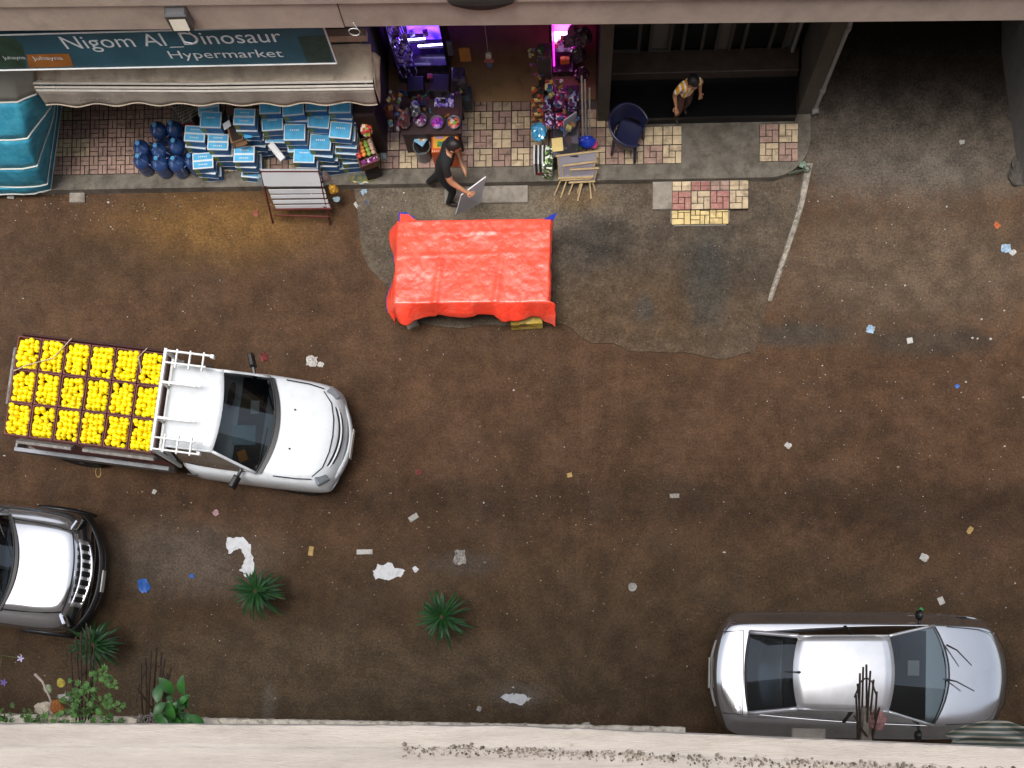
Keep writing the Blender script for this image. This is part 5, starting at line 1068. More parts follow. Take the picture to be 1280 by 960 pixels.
# ---- drain pipes, tap and rags at the alley corner
m_pvc = M('grey_pipe', '#8f8d88', .5, var=.1, dirt='#5a5650', dirt_amt=.5)
b0 = P(1018, 136, .15); k = MB(); k.tube([b0 + Vector((0, 0, .0)), b0 + Vector((0, 0, 3.84))], .045, 10)
r_ = root('drain_pipe', b0, 'pale drain pipe running up the alley corner', 'pipe'); k.build('pipe', m_pvc, r_, b0)
for z_ in (.45, 1.9):
    k = MB(); k.tube([b0 + Vector((0, 0, z_)), b0 + Vector((0, 0, z_ + .09))], .058, 10); k.build('collar', m_pvc, r_, b0)
k = MB(); k.tube([b0 + Vector((0, -.0, .02)), b0 + Vector((.02, -.08, -.0))], .06, 10); k.build('elbow', m_pvc, r_, b0)
b1 = P(985, 70, .15); b1.y = 10.1; k = MB(); k.tube([b1, b1 + Vector((0, 0, 3.8))], .03, 8); tag(k.build('drain_pipe', m_pvc, origin=b1), 'thin dim pipe on the dark shop front near the corner', 'pipe')
k = MB(); q = P(1008, 212, .16); k.tube([q + Vector((.06 * math.cos(t), .06 * math.sin(t), .01 * t)) for t in range(7)], .012, 6); k.tube([q, q + Vector((-.15, -.03, .02)), q + Vector((-.28, -.06, .0))], .014, 6); tag(k.build('hose_end', M('green_hose', '#4a5a4a', .5), origin=q), 'coiled green hose end at the corner of the kerb', 'hose')
bag('rag', (1004, 206), .17, (.06, .05, .03), M('pale_green_rag', '#7d9080', .8), 'pale green rag at the corner of the kerb', 'rag', seed=51)
bag('rag', (1272, 215), .05, (.12, .22, .08), M('grey_rag', '#55504a', .9, var=.3), 'grey rag at the foot of the alley wall', 'rag', seed=52)
# ================================================================== STREET THINGS
def tarp_mat():
    m = bpy.data.materials.new('orange_tarp'); m.use_nodes = True; n = m.node_tree.nodes; l = m.node_tree.links; b = n['Principled BSDF']
    g = n.new('ShaderNodeNewGeometry'); p = g.outputs['Position']
    def nz(s, d=6, r=.6):
        t = n.new('ShaderNodeTexNoise'); t.inputs['Scale'].default_value = s; t.inputs['Detail'].default_value = d; t.inputs['Roughness'].default_value = r; l.new(p, t.inputs['Vector']); return t
    a = nz(2.2); rp = n.new('ShaderNodeValToRGB'); rp.color_ramp.elements[0].position = .35; rp.color_ramp.elements[1].position = .65; rp.color_ramp.elements[0].color = (*lin('#f0402a'), 1); rp.color_ramp.elements[1].color = (*lin('#f85038'), 1); l.new(a.outputs['Fac'], rp.inputs[0])
    fd = nz(3.5, 8, .75); fr_ = n.new('ShaderNodeMapRange'); fr_.inputs[1].default_value = .5; fr_.inputs[2].default_value = .72; fr_.inputs[4].default_value = .55; l.new(fd.outputs['Fac'], fr_.inputs[0]); fm = n.new('ShaderNodeMixRGB'); l.new(fr_.outputs[0], fm.inputs[0]); l.new(rp.outputs[0], fm.inputs[1]); fm.inputs[2].default_value = (*lin('#e87868'), 1); l.new(fm.outputs[0], b.inputs['Base Color'])
    b.inputs['Roughness'].default_value = .42; b.inputs['Coat Weight'].default_value = .8; b.inputs['Coat Roughness'].default_value = .3
    def ridge(sc_, wd, dt=2):
        t = nz(sc_, dt, .5); u = n.new('ShaderNodeMath'); u.operation = 'SUBTRACT'; l.new(t.outputs['Fac'], u.inputs[0]); u.inputs[1].default_value = .5
        w = n.new('ShaderNodeMath'); w.operation = 'ABSOLUTE'; l.new(u.outputs[0], w.inputs[0]); q = n.new('ShaderNodeMapRange'); q.inputs[1].default_value = 0; q.inputs[2].default_value = wd; l.new(w.outputs[0], q.inputs[0]); return q.outputs[0]
    f = nz(30, 4); ad = n.new('ShaderNodeMath'); ad.operation = 'MULTIPLY_ADD'; l.new(f.outputs['Fac'], ad.inputs[0]); ad.inputs[1].default_value = .9
    r1, r2 = ridge(4.0, .07), ridge(9.0, .1); sm = n.new('ShaderNodeMath'); sm.operation = 'MULTIPLY_ADD'; l.new(r2, sm.inputs[0]); sm.inputs[1].default_value = .45; l.new(r1, sm.inputs[2]); l.new(sm.outputs[0], ad.inputs[2])
    bp = n.new('ShaderNodeBump'); bp.inputs['Strength'].default_value = .3; bp.inputs['Distance'].default_value = .012; l.new(ad.outputs[0], bp.inputs['Height']); l.new(bp.outputs[0], b.inputs['Normal']); MATS['orange_tarp'] = m; return m
# ---- table under a bright orange red tarpaulin
m_tarp = tarp_mat()
m_lining = M('blue_lining', '#2438a0', .5, var=.1)
cTL, cTR, cBR, cBL = P(497, 276, .85), P(689, 275, .85), P(692, 379, .85), P(493, 379, .85)
tt = root('covered_table', Vector(((cTL.x + cBR.x) / 2, (cTL.y + cBR.y) / 2, .02)), 'market table hidden beneath the orange red tarpaulin', 'table'); to2 = tt.location
W_, D_ = cTR.x - cTL.x, cTL.y - cBL.y; mx_, my_ = (cTL.x + cTR.x) / 2, (cTL.y + cBL.y) / 2
k = MB(); k.bbox((mx_, my_, .8), (W_ - .06, D_ - .06, .05), .01); k.build('table_top', m_wood, tt, to2)
for sx in (1, -1):
    for sy in (1, -1): k = MB(); k.box((mx_ + sx * (W_ / 2 - .1), my_ + sy * (D_ / 2 - .1), .4), (.06, .06, .76)); k.build('leg', m_wood, tt, to2)
dl, dr, dt, db = .38, .12, .14, .36
def cloth(u, v):
    s = -dl + (W_ + dl + dr) * u; t = -db + (D_ + db + dt) * v          # metres from the near left table corner
    x = min(max(s, 0), W_); y = min(max(t, 0), D_); ox = s - x; oy = t - y
    lump = .02 * fbm(s * 1.3, t * 1.3, 4) + .007 * fbm(s * 4.5, t * 4.5, 7) + .004 * fbm(s * 13, t * 13)
    for c_ in (.62, 1.55): lump += .03 * math.exp(-((s - c_ - .1 * t) / .05) ** 2) * (1 - min(1, max(0, t) / D_))   # fold ridges towards the near hem
    lump += .005 * math.exp(-((t - .72 - .02 * s) / .03) ** 2) + .005 * math.exp(-((s - 1.9) / .03) ** 2) + .004 * math.exp(-((t - 1.08) / .03) ** 2)
    lump += .02 * max(0, 1 - abs(s - .12) * 5)
    z = .845 + lump
    d = math.hypot(ox, oy)
    if d > 0:
        wv = .5 + .5 * math.sin(s * 4.5 + 1.6 * math.sin(s * 3.1) + .4) if abs(oy) > abs(ox) else .5 + .5 * math.sin(t * 6 + .6)
        sp = .2 + .3 * wv * (1 if (oy < 0 or ox < 0) else .15)
        if oy < 0: y -= .05 * max(0, math.sin(s * 8.5 + 1.2 * math.sin(s * 4))) ** .7 * min(1, -oy / .25); z += .03 * math.sin(s * 5.2 + 1) * min(1, -oy / .3)
        x += ox * sp + .02 * fbm(t * 4, s * 4, 2) * (ox != 0); y += oy * sp; z = .845 + lump * max(0, 1 - d * 4) - d * math.sqrt(max(.1, 1 - sp * sp))
        if oy < 0 and s > W_ - .14: z -= .16 * min(1, -oy / .3); x += .05
        if oy < 0 and .6 < s < 1.6: z += .06 * min(1, -oy / .3)
    return Vector((cBL.x + (cTL.x - cBL.x) * min(1, max(0, t / D_)) + x, cBL.y + y, max(z, .06)))
q = MB(); q.grid(cloth, 120, 84); o = q.build('tarpaulin', m_tarp, smooth=True, origin=Vector((mx_, my_, .85)), solid=.004)
tag(o, 'crumpled orange red tarpaulin spread over a table at the kerb', 'tarpaulin')
for pts in ([(499, 278, .86), (498, 266, .80), (507, 265, .82), (519, 272, .86)], [(680, 274, .86), (688, 269, .82), (696, 266, .78), (692, 275, .84)]):
    k = MB(); w_ = [P(*p) for p in pts]; k.add(w_ + [p - Vector((0, 0, .012)) for p in w_], [(0, 1, 2, 3), (7, 6, 5, 4), (0, 4, 5, 1), (1, 5, 6, 2), (2, 6, 7, 3), (3, 7, 4, 0)]); k.build('turned_corner', m_lining, o, o.location)
k = MB(); w_ = [P(500, 278, .87), P(500, 267, .82), (P(511, 268, .845)), P(520, 276, .87)]; k.add(w_ + [p - Vector((0, 0, .006)) for p in w_], [(0, 1, 2, 3), (7, 6, 5, 4), (0, 4, 5, 1), (1, 5, 6, 2), (2, 6, 7, 3), (3, 7, 4, 0)]); k.build('raised_corner', m_tarp, o, o.location)
k = MB(); k.tube([cloth(.0, i_ / 40) for i_ in range(8, 30)], .006, 5); k.build('blue_hem', m_lining, o, o.location)
k = MB(); k.bbox((0, 0, .12), (.5, .22, .24), .01); o = k.build('yellow_box', multi('ochre_print', ['#b89a3a', '#c9b060', '#7a5a20', '#c0a848'], 9, .6)); q0 = P(658, 398, .2); o.location = (q0.x, q0.y, .022); o.rotation_euler.z = .05; tag(o, 'yellow printed box peeking out beneath the tarpaulin', 'box')

# ---- people
def person(name, loc, rz, joints, bones, mats, label, hair, head, sub=1):
    """joints: name -> (x, y, z, radius); bones: (a, b, material index); one continuous skinned body"""
    me = bpy.data.meshes.new(name); names = list(joints); idx = {n_: i for i, n_ in enumerate(names)}
    me.from_pydata([joints[n_][:3] for n_ in names], [(idx[a], idx[b]) for a, b, _ in bones], [])
    tmp = bpy.data.objects.new(name, me); COL.objects.link(tmp)
    sk = tmp.modifiers.new('skin', 'SKIN'); sk.use_smooth_shade = True
    for n_ in names:
        d = me.skin_vertices[0].data[idx[n_]]; r_ = joints[n_][3]; d.radius = r_ if isinstance(r_, tuple) else (r_, r_); d.use_root = (n_ == 'pelvis')
    ss = tmp.modifiers.new('sub', 'SUBSURF'); ss.levels = 2; ss.render_levels = 2
    bpy.context.view_layer.update()
    out = bpy.data.meshes.new_from_object(tmp.evaluated_get(bpy.context.evaluated_depsgraph_get())); bpy.data.objects.remove(tmp)
    for m_ in mats: out.materials.append(m_)
    segs = [(Vector(joints[a][:3]), Vector(joints[b][:3]), m_) for a, b, m_ in bones]
    for p in out.polygons:
        best = (9e9, 0)
        for A, B, m_ in segs:
            d = B - A; t = max(0, min(1, (p.center - A).dot(d) / max(1e-9, d.length_squared))); q = (A + d * t - p.center).length
            if q < best[0]: best = (q, m_)
        p.material_index = best[1]; p.use_smooth = True
    r_ = root(name, loc, label, 'person', None, rz)
    o = bpy.data.objects.new('body', out); COL.objects.link(o); o.parent = r_
    hd = Vector(head[:3]); hr = head[3]; tilt = Matrix.Rotation(head[4], 3, 'Y')
    def hp(v): return hd + tilt @ Vector(v) * hr
    k = MB()                                              # head: skull, brow, cheeks, chin; x is forward
    def skull(u, v):
        th = u * 2 * math.pi; ph = (v - .5) * math.pi; d = Vector((math.cos(th) * math.cos(ph), math.sin(th) * math.cos(ph), math.sin(ph)))
        x_ = d.x * 1.0 + (.06 if d.x > 0 and d.z < -.2 else 0); y_ = d.y * (.80 if d.z > -.3 else .80 - .25 * (-.3 - d.z)); z_ = d.z * 1.12
        return hp((x_, y_, z_))
    k.grid(skull, 24, 16); k.build('head', mats[0], r_, smooth=True, weld=True)
    k = MB(); k.add([hp(v) for v in ((.95, -.12, -.25), (.95, .12, -.25), (1.22, 0, -.22), (.98, 0, .2))], [(0, 2, 1), (0, 3, 2), (2, 3, 1), (0, 1, 3)]); k.build('nose', mats[0], r_)
    for s in (1, -1):
        k = MB(); k.lathe([(.0, -.05), (.1, -.03), (.12, 0), (.1, .03), (.0, .05)], 10, hp((.9, s * .3, .05)), Matrix.Scale(hr, 3)); k.build('eye', M('eye_dark', '#1a1412', .3), r_)
        k = MB(); k.lathe([(.0, -.1), (.2, -.06), (.24, 0), (.2, .06), (.0, .1)], 10, hp((-.05, s * .84, -.05)), Matrix.Rotation(math.pi / 2, 3, 'X') @ Matrix.Scale(hr, 3)); k.build('ear', mats[0], r_)
    k = MB(); k.tube([hp((.96, -.25, -.55)), hp((1.03, 0, -.56)), hp((.96, .25, -.55))], hr * .05, 6); k.build('mouth', M('lips', '#7a4238', .5), r_)
    k = MB()
    def cap(u, v):
        th = u * 2 * math.pi; low = -.35 if math.cos(th) < .35 else .45; z_ = low + (1.0 - low) * v; z_ = min(1, z_); rr_ = math.sqrt(max(0, 1 - z_ * z_)); w_ = 1.07 + .03 * fbm(math.cos(th) * 4, math.sin(th) * 4, z_ * 4)
        return hp((math.cos(th) * rr_ * w_ - .02, math.sin(th) * rr_ * .82 * w_, z_ * 1.16 * w_))
    k.grid(cap, 28, 10); k.build('hair', hair, r_, smooth=True, weld=True)
    return r_
def hand(J, Bn, pre, wrist, dirv, side, up, sc_=1.0, mat=0, curl=.5):
    """five fingers rooted in the palm"""
    w = Vector(wrist); d = Vector(dirv).normalized(); s = Vector(side).normalized(); n_ = d.cross(s).normalized()
    palm = w + d * .07 * sc_; J[pre + 'palm'] = (*palm, (.034 * sc_, .02 * sc_)); Bn.append((pre + 'wrist', pre + 'palm', mat))
    for i_, (o_, L) in enumerate(((-.032, .068), (-.011, .08), (.011, .074), (.031, .058))):
        a_ = palm + s * o_ * sc_ + d * .03 * sc_; b_ = a_ + (d * (1 - curl * .5) + n_ * curl) .normalized() * L * .5 * sc_; c_ = b_ + (d * (1 - curl * 1.3) + n_ * curl * 1.5).normalized() * L * .5 * sc_
        for t_, p_, r_ in (('a', a_, .0095), ('b', b_, .0085), ('c', c_, .0075)): J['%sf%d%s' % (pre, i_, t_)] = (*p_, r_ * sc_)
        Bn += [(pre + 'palm', '%sf%da' % (pre, i_), mat), ('%sf%da' % (pre, i_), '%sf%db' % (pre, i_), mat), ('%sf%db' % (pre, i_), '%sf%dc' % (pre, i_), mat)]
    t0_ = w + d * .035 * sc_ - s * .04 * sc_; t1_ = t0_ + (d * .7 - s * .6 + n_ * .4).normalized() * .04 * sc_; t2_ = t1_ + (d * .9 + n_ * .5).normalized() * .03 * sc_
    for t_, p_, r_ in (('ta', t0_, .012), ('tb', t1_, .0105), ('tc', t2_, .009)): J[pre + t_] = (*p_, r_ * sc_)
    Bn += [(pre + 'palm', pre + 'ta', mat), (pre + 'ta', pre + 'tb', mat), (pre + 'tb', pre + 'tc', mat)]
m_skin = M('skin', '#a87858', .55, var=.06); m_blackcloth = M('black_cotton', '#0c0c0d', .85, var=.2, scale=9); m_blacktrs = M('black_trousers', '#0e0e10', .9, var=.2, scale=9); m_shoe = M('shoe', '#2a1c14', .6); m_hair = M('dark_hair', '#15100c', .6, var=.3, scale=40)
# man: mid stride, leaning forward, facing +x; arms forward to the board
J = {'pelvis': (0, 0, .90, (.15, .12)), 'waist': (.03, 0, 1.04, (.155, .115)), 'chest': (.10, 0, 1.24, (.18, .125)), 'shoulders': (.15, 0, 1.38, (.16, .10)), 'neck': (.19, 0, 1.46, .058), 'throat': (.22, 0, 1.53, .055),
     'rsh': (.16, -.20, 1.37, .068), 'relb': (.24, -.30, 1.12, .05), 'rwrist': (.46, -.33, .98, .03), 'rsleeve': (.20, -.26, 1.22, .062),
     'lsh': (.16, .20, 1.37, .068), 'lelb': (.16, .25, 1.12, .05), 'lwrist': (.33, .02, 1.02, .03), 'lsleeve': (.15, .26, 1.22, .062),
     'rhip': (.01, -.1, .86, .105), 'rknee': (.16, -.12, .49, .07), 'rank': (.04, -.12, .1, .045), 'rheel': (.0, -.12, .05, .04), 'rtoe': (.19, -.13, .04, .035),
     'lhip': (-.01, .1, .86, .105), 'lknee': (-.10, .11, .5, .07), 'lank': (-.32, .11, .17, .045), 'lheel': (-.37, .11, .13, .038), 'ltoe': (-.23, .11, .045, .034)}
Bn = [('pelvis', 'waist', 1), ('waist', 'chest', 1), ('chest', 'shoulders', 1), ('shoulders', 'neck', 1), ('neck', 'throat', 0), ('shoulders', 'rsh', 1), ('rsh', 'rsleeve', 1), ('rsleeve', 'relb', 0), ('relb', 'rwrist', 0), ('shoulders', 'lsh', 1), ('lsh', 'lsleeve', 1), ('lsleeve', 'lelb', 0), ('lelb', 'lwrist', 0),
      ('pelvis', 'rhip', 2), ('rhip', 'rknee', 2), ('rknee', 'rank', 2), ('rank', 'rheel', 3), ('rheel', 'rtoe', 3), ('pelvis', 'lhip', 2), ('lhip', 'lknee', 2), ('lknee', 'lank', 2), ('lank', 'lheel', 3), ('lheel', 'ltoe', 3)]
hand(J, Bn, 'r', (.46, -.33, .98), (.9, 0, -.3), (0, 1, 0), 1, 1.0, 0, .7); hand(J, Bn, 'l', (.33, .02, 1.02), (.7, -.7, -.2), (0, -1, 0), 1, 1.0, 0, .7)
mloc = P(561, 246, .02); mloc.z = .022
person('person', mloc, R(-12), J, Bn, [m_skin, m_blackcloth, m_blacktrs, m_shoe], 'man in black t-shirt and trousers walking along the kerb with a board', m_hair, (.27, 0, 1.60, .105, .25))
k = MB(); pts = [P(569, 268, .28), P(600, 253, .28), P(607, 220, .95), P(576, 243, .95)]; nrm = (pts[1] - pts[0]).cross(pts[3] - pts[0]).normalized() * .018
k.add(pts + [p + nrm for p in pts], [(0, 1, 2, 3), (7, 6, 5, 4), (0, 4, 5, 1), (1, 5, 6, 2), (2, 6, 7, 3), (3, 7, 4, 0)]); tag(k.build('carried_board', m_wb, origin=pts[0]), 'white board held at his side by the man in black', 'board')
# child on the dark step
sc1 = .72
J2 = {n_: (x * sc1, y * sc1, z * sc1, tuple(q * sc1 for q in r_) if isinstance(r_, tuple) else r_ * sc1) for n_, (x, y, z, r_) in {
    'pelvis': (0, 0, .90, (.15, .12)), 'waist': (.03, 0, 1.04, (.16, .12)), 'chest': (.08, 0, 1.24, (.18, .13)), 'shoulders': (.12, 0, 1.38, (.16, .10)), 'neck': (.16, 0, 1.46, .06), 'throat': (.2, 0, 1.53, .055),
    'rsh': (.12, -.20, 1.37, .07), 'rsleeve': (.1, -.26, 1.2, .065), 'relb': (.08, -.29, 1.1, .05), 'rwrist': (.2, -.28, .9, .03), 'lsh': (.12, .20, 1.37, .07), 'lsleeve': (.08, .26, 1.2, .065), 'lelb': (.02, .29, 1.1, .05), 'lwrist': (.12, .28, .9, .03),
    'rhip': (.01, -.1, .86, .105), 'rknee': (.1, -.12, .49, .075), 'rank': (.0, -.12, .1, .05), 'rheel': (-.03, -.12, .05, .04), 'rtoe': (.16, -.13, .04, .035), 'lhip': (-.01, .1, .86, .105), 'lknee': (.0, .11, .49, .075), 'lank': (-.12, .11, .1, .05), 'lheel': (-.16, .11, .05, .038), 'ltoe': (.02, .11, .04, .034)}.items()}
B2 = [(a_, b_, m_) for a_, b_, m_ in Bn if not any(t_ in a_ + b_ for t_ in ('palm', 'rf', 'lf', 'rt', 'lt')) or 'toe' in b_]
B2 = [b_ for b_ in B2 if b_[0] in J2 and b_[1] in J2]
hand(J2, B2, 'r', J2['rwrist'][:3], (.5, 0, -.8), (0, 1, 0), 1, .8, 0, .4); hand(J2, B2, 'l', J2['lwrist'][:3], (.5, 0, -.8), (0, -1, 0), 1, .8, 0, .4)
def stripes(name, ca, cb, sc_):
    m = bpy.data.materials.new(name); m.use_nodes = True; n = m.node_tree.nodes; l = m.node_tree.links; b = n['Principled BSDF']
    tc = n.new('ShaderNodeTexCoord'); w = n.new('ShaderNodeTexWave'); w.inputs['Scale'].default_value = sc_; w.bands_direction = 'Y'; l.new(tc.outputs['Object'], w.inputs['Vector'])
    r_ = n.new('ShaderNodeValToRGB'); r_.color_ramp.interpolation = 'CONSTANT'; r_.color_ramp.elements[1].position = .62; r_.color_ramp.elements[0].color = (*as_lin(ca), 1); r_.color_ramp.elements[1].color = (*as_lin(cb), 1)
    l.new(w.outputs['Fac'], r_.inputs[0]); l.new(r_.outputs[0], b.inputs['Base Color']); b.inputs['Roughness'].default_value = .85; MATS[name] = m; return m
cl = P(851, 146, .31); cl.z = .315
person('person', cl, R(-70), J2, B2, [m_skin, stripes('orange_shirt', '#e09a10', '#e2ded4', 5.0), M('brown_shorts', '#4a2a20', .9), m_shoe], 'child in orange and white striped shirt on the black step', m_hair, (.17, 0, 1.17, .098, .35))

# ---- spiky plants standing in the street
def leaf_strip(k, base, d, up, L, w, droop, seg=6):
    d = d.normalized(); s = d.cross(Vector((0, 0, 1))); s = s.normalized() if s.length > .01 else Vector((1, 0, 0)); rows = []
    for i_ in range(seg + 1):
        t = i_ / seg; p = base + d * L * t + Vector((0, 0, up * L * t - droop * L * t * t)); ww = w * (math.sin(math.pi * (.16 + .84 * t)) ** .7 if t < 1 else .0)
        rows.append([p - s * ww, p + Vector((0, 0, -ww * .35)), p + s * ww])
    k.loft(rows)
m_yucca = M('yucca_green', '#1f4a1c', .4, var=.3, scale=9, col2='#123a18', spec=.6); m_trunk = M('yucca_trunk', '#4a3a28', .9, var=.3, scale=20, bump=.6, bscale=40)
def yucca(px, h, L, n_, label, seed):
    rr = random.Random(seed); q = P(px[0], px[1], h); q.z = 0
    r_ = root('spiky_plant', q, label, 'plant', 'spiky green plants in the street')
    k = MB(); k.tube([(0, 0, 0), (.02, .01, h * .5), (0, 0, h)], [.07, .055, .05], 8); k.build('trunk', m_trunk, r_)
    k = MB()
    for i_ in range(n_):
        a_ = i_ * 2.39996 + rr.uniform(-.2, .2); f = i_ / n_; el = 1.35 * (1 - f) ** .8 - .15 + rr.uniform(-.25, .2)
        leaf_strip(k, Vector((.03 * math.cos(a_), .03 * math.sin(a_), h - .12 + .14 * (1 - f))), Vector((math.cos(a_), math.sin(a_), 0)), math.tan(min(el, 1.25)) * .6, L * rr.uniform(.55, 1.2) * (.6 + .45 * f), .021 * rr.uniform(.8, 1.25), .35 + .3 * f)
    k.build('crown', m_yucca, r_)
    k = MB()
    for i_ in range(9):
        a_ = rr.random() * 6.28; leaf_strip(k, Vector((.04 * math.cos(a_), .04 * math.sin(a_), h - .16)), Vector((math.cos(a_), math.sin(a_), 0)), .1, L * rr.uniform(.5, .95), .014, .9)
    k.build('dead_leaves', M('dead_leaf', '#6a5a34', .8, var=.2), r_)
    return r_
yucca((319, 739), .75, .40, 90, 'spiky green plant with white plaster spilt behind it', 1)
yucca((552, 771), .75, .43, 85, 'spiky green plant standing alone on the bare ground', 2)
yucca((116, 806), .7, .4, 90, 'spiky green plant half hidden behind the leftmost steel rods', 3)

# ---- steel rods sticking out of the lower ledge
m_rebar = M('rusty_rod', '#4a3c32', .85, .3, var=.35, scale=30, bump=.5, bscale=120)
def rebar(base, zb_, tips, ringpx, label, spread, zt_, extra=None):
    q = P(*base, zb_); r_ = root('steel_rods', q, label, 'steel rods', 'steel rods at the lower ledge')
    for i_, (x, y) in enumerate(tips):
        b_ = P(base[0] + spread * (i_ / (len(tips) - 1) - .5), base[1] + (i_ % 2) * 3, zb_); t_ = P(x, y, zt_ + .05 * (i_ % 3))
        k = MB(); k.tube([b_, b_.lerp(t_, .5) + Vector((.01 * math.sin(i_ * 2), 0, .012 * math.cos(i_))), t_], .0075, 6); k.build('rod', m_rebar, r_, q)
    k = MB(); k.tube([P(x, y, (zb_ + zt_) / 2 + .02) for x, y in ringpx], .006, 6); k.build('tie_ring', m_rebar, r_, q)
    return r_, q
rebar((192, 905), 8.98, [(176, 829), (182, 822), (189, 814), (196, 809), (202, 815), (206, 824), (214, 836), (209, 842), (171, 860)], [(170, 880), (174, 856), (182, 838), (192, 830), (200, 834), (207, 848), (211, 868)], 'steel rods with tie ring beside the rubber plant', 26, 9.25)
rebar((105, 905), 8.98, [(88, 812), (95, 796), (101, 790), (108, 782), (112, 792), (118, 806)], [(90, 866), (99, 848), (108, 838), (118, 836)], 'leftmost steel rods, partly behind the spiky plant', 18, 9.25)
rr_, rq = rebar((1082, 928), 8.98, [(1070, 869), (1072, 855), (1075, 842), (1079, 834), (1083, 831), (1088, 839), (1092, 850), (1096, 865), (1099, 885), (1068, 895)], [(1068, 872), (1076, 852), (1083, 847), (1090, 852), (1095, 868)], 'steel rods standing in front of the silver saloon', 20, 9.25)
k = MB(); b_ = P(1082, 930, 8.98); t_ = P(1083, 885, 9.12); k.tube([b_, t_], [.05, .03], 8); k.build('concrete_stub', m_conc, rr_, rq)
bag('pink_rag', (1096, 900), 9.1, (.055, .07, .05), M('dusty_pink', '#9a6f6c', .9, var=.3, scale=20), 'dusty pink rag tied to the rods before the saloon', 'rag', seed=61)
k = MB(); q = P(194, 903, 9.02)
for i_ in range(46):
    rr = random.Random(i_); a_ = rr.uniform(0, 6.28); x0_, y0_ = rr.uniform(-.13, .13), rr.uniform(-.07, .07)
    k.tube([q + Vector((x0_ - .05 * math.cos(a_), y0_ - .04 * math.sin(a_), rr.uniform(0, .03))), q + Vector((x0_, y0_, .05 + rr.uniform(0, .06) - x0_ * x0_ * 3)), q + Vector((x0_ + .05 * math.cos(a_), y0_ + .04 * math.sin(a_), rr.uniform(0, .03)))], .006, 5)
o = k.build('twine_bundle', M('grey_twine', '#8d857f', .9, var=.25, scale=30), origin=q); tag(o, 'bundle of pale grey twine at the foot of the rods', 'twine')
# ---- leafy pot plants on the lower ledge
m_leafg = M('leaf_green', '#2f6a22', .4, var=.3, scale=20, col2='#1d4c1a', rand=.25, spec=.55); m_leafl = M('leaf_light', '#4c7430', .6, var=.3, scale=18, col2='#31541f', rand=.3); m_stem = M('stem', '#4a5a2c', .7)
def oval_leaf(L, w):
    k = MB(); rows = []
    for i_ in range(8):
        t = i_ / 7; ww = w * math.sin(math.pi * min(1, t * 1.0)) ** .8 * (1.0 if t < .6 else 1.0); z_ = .1 * L * math.sin(math.pi * t) - .06 * L * t
        rows.append([Vector((L * t, -ww, z_ + ww * .35)), Vector((L * t, 0, z_)), Vector((L * t, ww, z_ + ww * .35))])
    k.loft(rows); return k
lm = oval_leaf(.15, .038).mesh('leaf', m_leafg, smooth=True)
q = P(228, 903, 9.03); rp_ = root('leafy_plant', q, 'glossy broad-leaved plant growing on the ledge right of the rods', 'plant')
rr = random.Random(9)
for i_ in range(5):
    e_ = Vector((rr.uniform(-.10, .14), rr.uniform(-.02, .2), rr.uniform(.1, .28))); k = MB(); k.tube([(0, 0, 0), e_ * .5 + Vector((0, 0, .03)), e_], .006, 5); k.build('stem', m_stem, rp_)
for i_ in range(40):
    o = bpy.data.objects.new('leaf', lm); COL.objects.link(o); o.parent = rp_; t = rr.random()
    o.location = (rr.uniform(-.10, .16) * (.4 + .6 * t), rr.uniform(-.06, .22) * (.3 + .7 * t), .05 + .26 * t); s_ = rr.uniform(.55, 1.05); o.scale = (s_, s_, s_)
    o.rotation_euler = (rr.uniform(-.5, .5), rr.uniform(-.7, .5), rr.uniform(0, 6.28))
# parsley-like plants along the ledge: lobed little leaves
def lobed(L):
    k = MB()
    for a_, l_ in ((-1.0, .6), (-.5, .85), (0, 1.0), (.5, .85), (1.0, .6)):
        d_ = Vector((math.cos(a_), math.sin(a_), 0)); s_ = Vector((-d_.y, d_.x, 0)); b_ = Vector((0, 0, 0)); k.add([b_, b_ + d_ * L * l_ * .6 - s_ * L * .14 + Vector((0, 0, .01)), b_ + d_ * L * l_, b_ + d_ * L * l_ * .6 + s_ * L * .14 + Vector((0, 0, .01))], [(0, 1, 2, 3)])
    return k
lb = lobed(.055).mesh('leaf', m_leafl)
for (px, n_, sx, sy, hz, lab, seed) in (((112, 893), 60, .16, .10, .2, 'feathery light green plant growing over the ledge by the leftmost rods', 3), ((48, 903), 26, .14, .04, .1, 'low feathery green plant on the ledge under the litter', 4), ((8, 903), 14, .08, .05, .1, 'small feathery plant at the bottom left corner', 5), ((142, 908), 18, .07, .05, .1, 'dark feathery plant between the two rod clusters', 6)):
    q = P(*px, 9.03); rr = random.Random(seed); r_ = root('feathery_plant', q, lab, 'plant', 'feathery plants along the lower ledge')
    k = MB()
    for i_ in range(4): k.tube([(0, 0, 0), (rr.uniform(-sx, sx) * .5, rr.uniform(0, sy), hz * .5), (rr.uniform(-sx, sx), rr.uniform(0, sy) * 1.5, hz)], .004, 4)
    k.build('stems', m_stem, r_)
    for i_ in range(n_):
        o = bpy.data.objects.new('leaf', lb); COL.objects.link(o); o.parent = r_; t = rr.random(); s_ = rr.uniform(.6, 1.15)
        o.location = (rr.gauss(0, sx * .6), rr.gauss(sy * .3, sy * .8), .02 + hz * t); o.scale = (s_, s_, s_); o.rotation_euler = (rr.uniform(-.6, .6), rr.uniform(-.6, .6), rr.uniform(0, 6.28))
for i_, (x, y) in enumerate(((124, 838), (140, 850), (133, 873), (100, 862), (110, 855), (128, 845), (150, 880))):
    pass
r_ = root('feathery_plant', P(118, 880, 9.1), 'bright feathery sprays reaching out above the rods', 'plant', 'feathery plants along the lower ledge'); rr = random.Random(12)
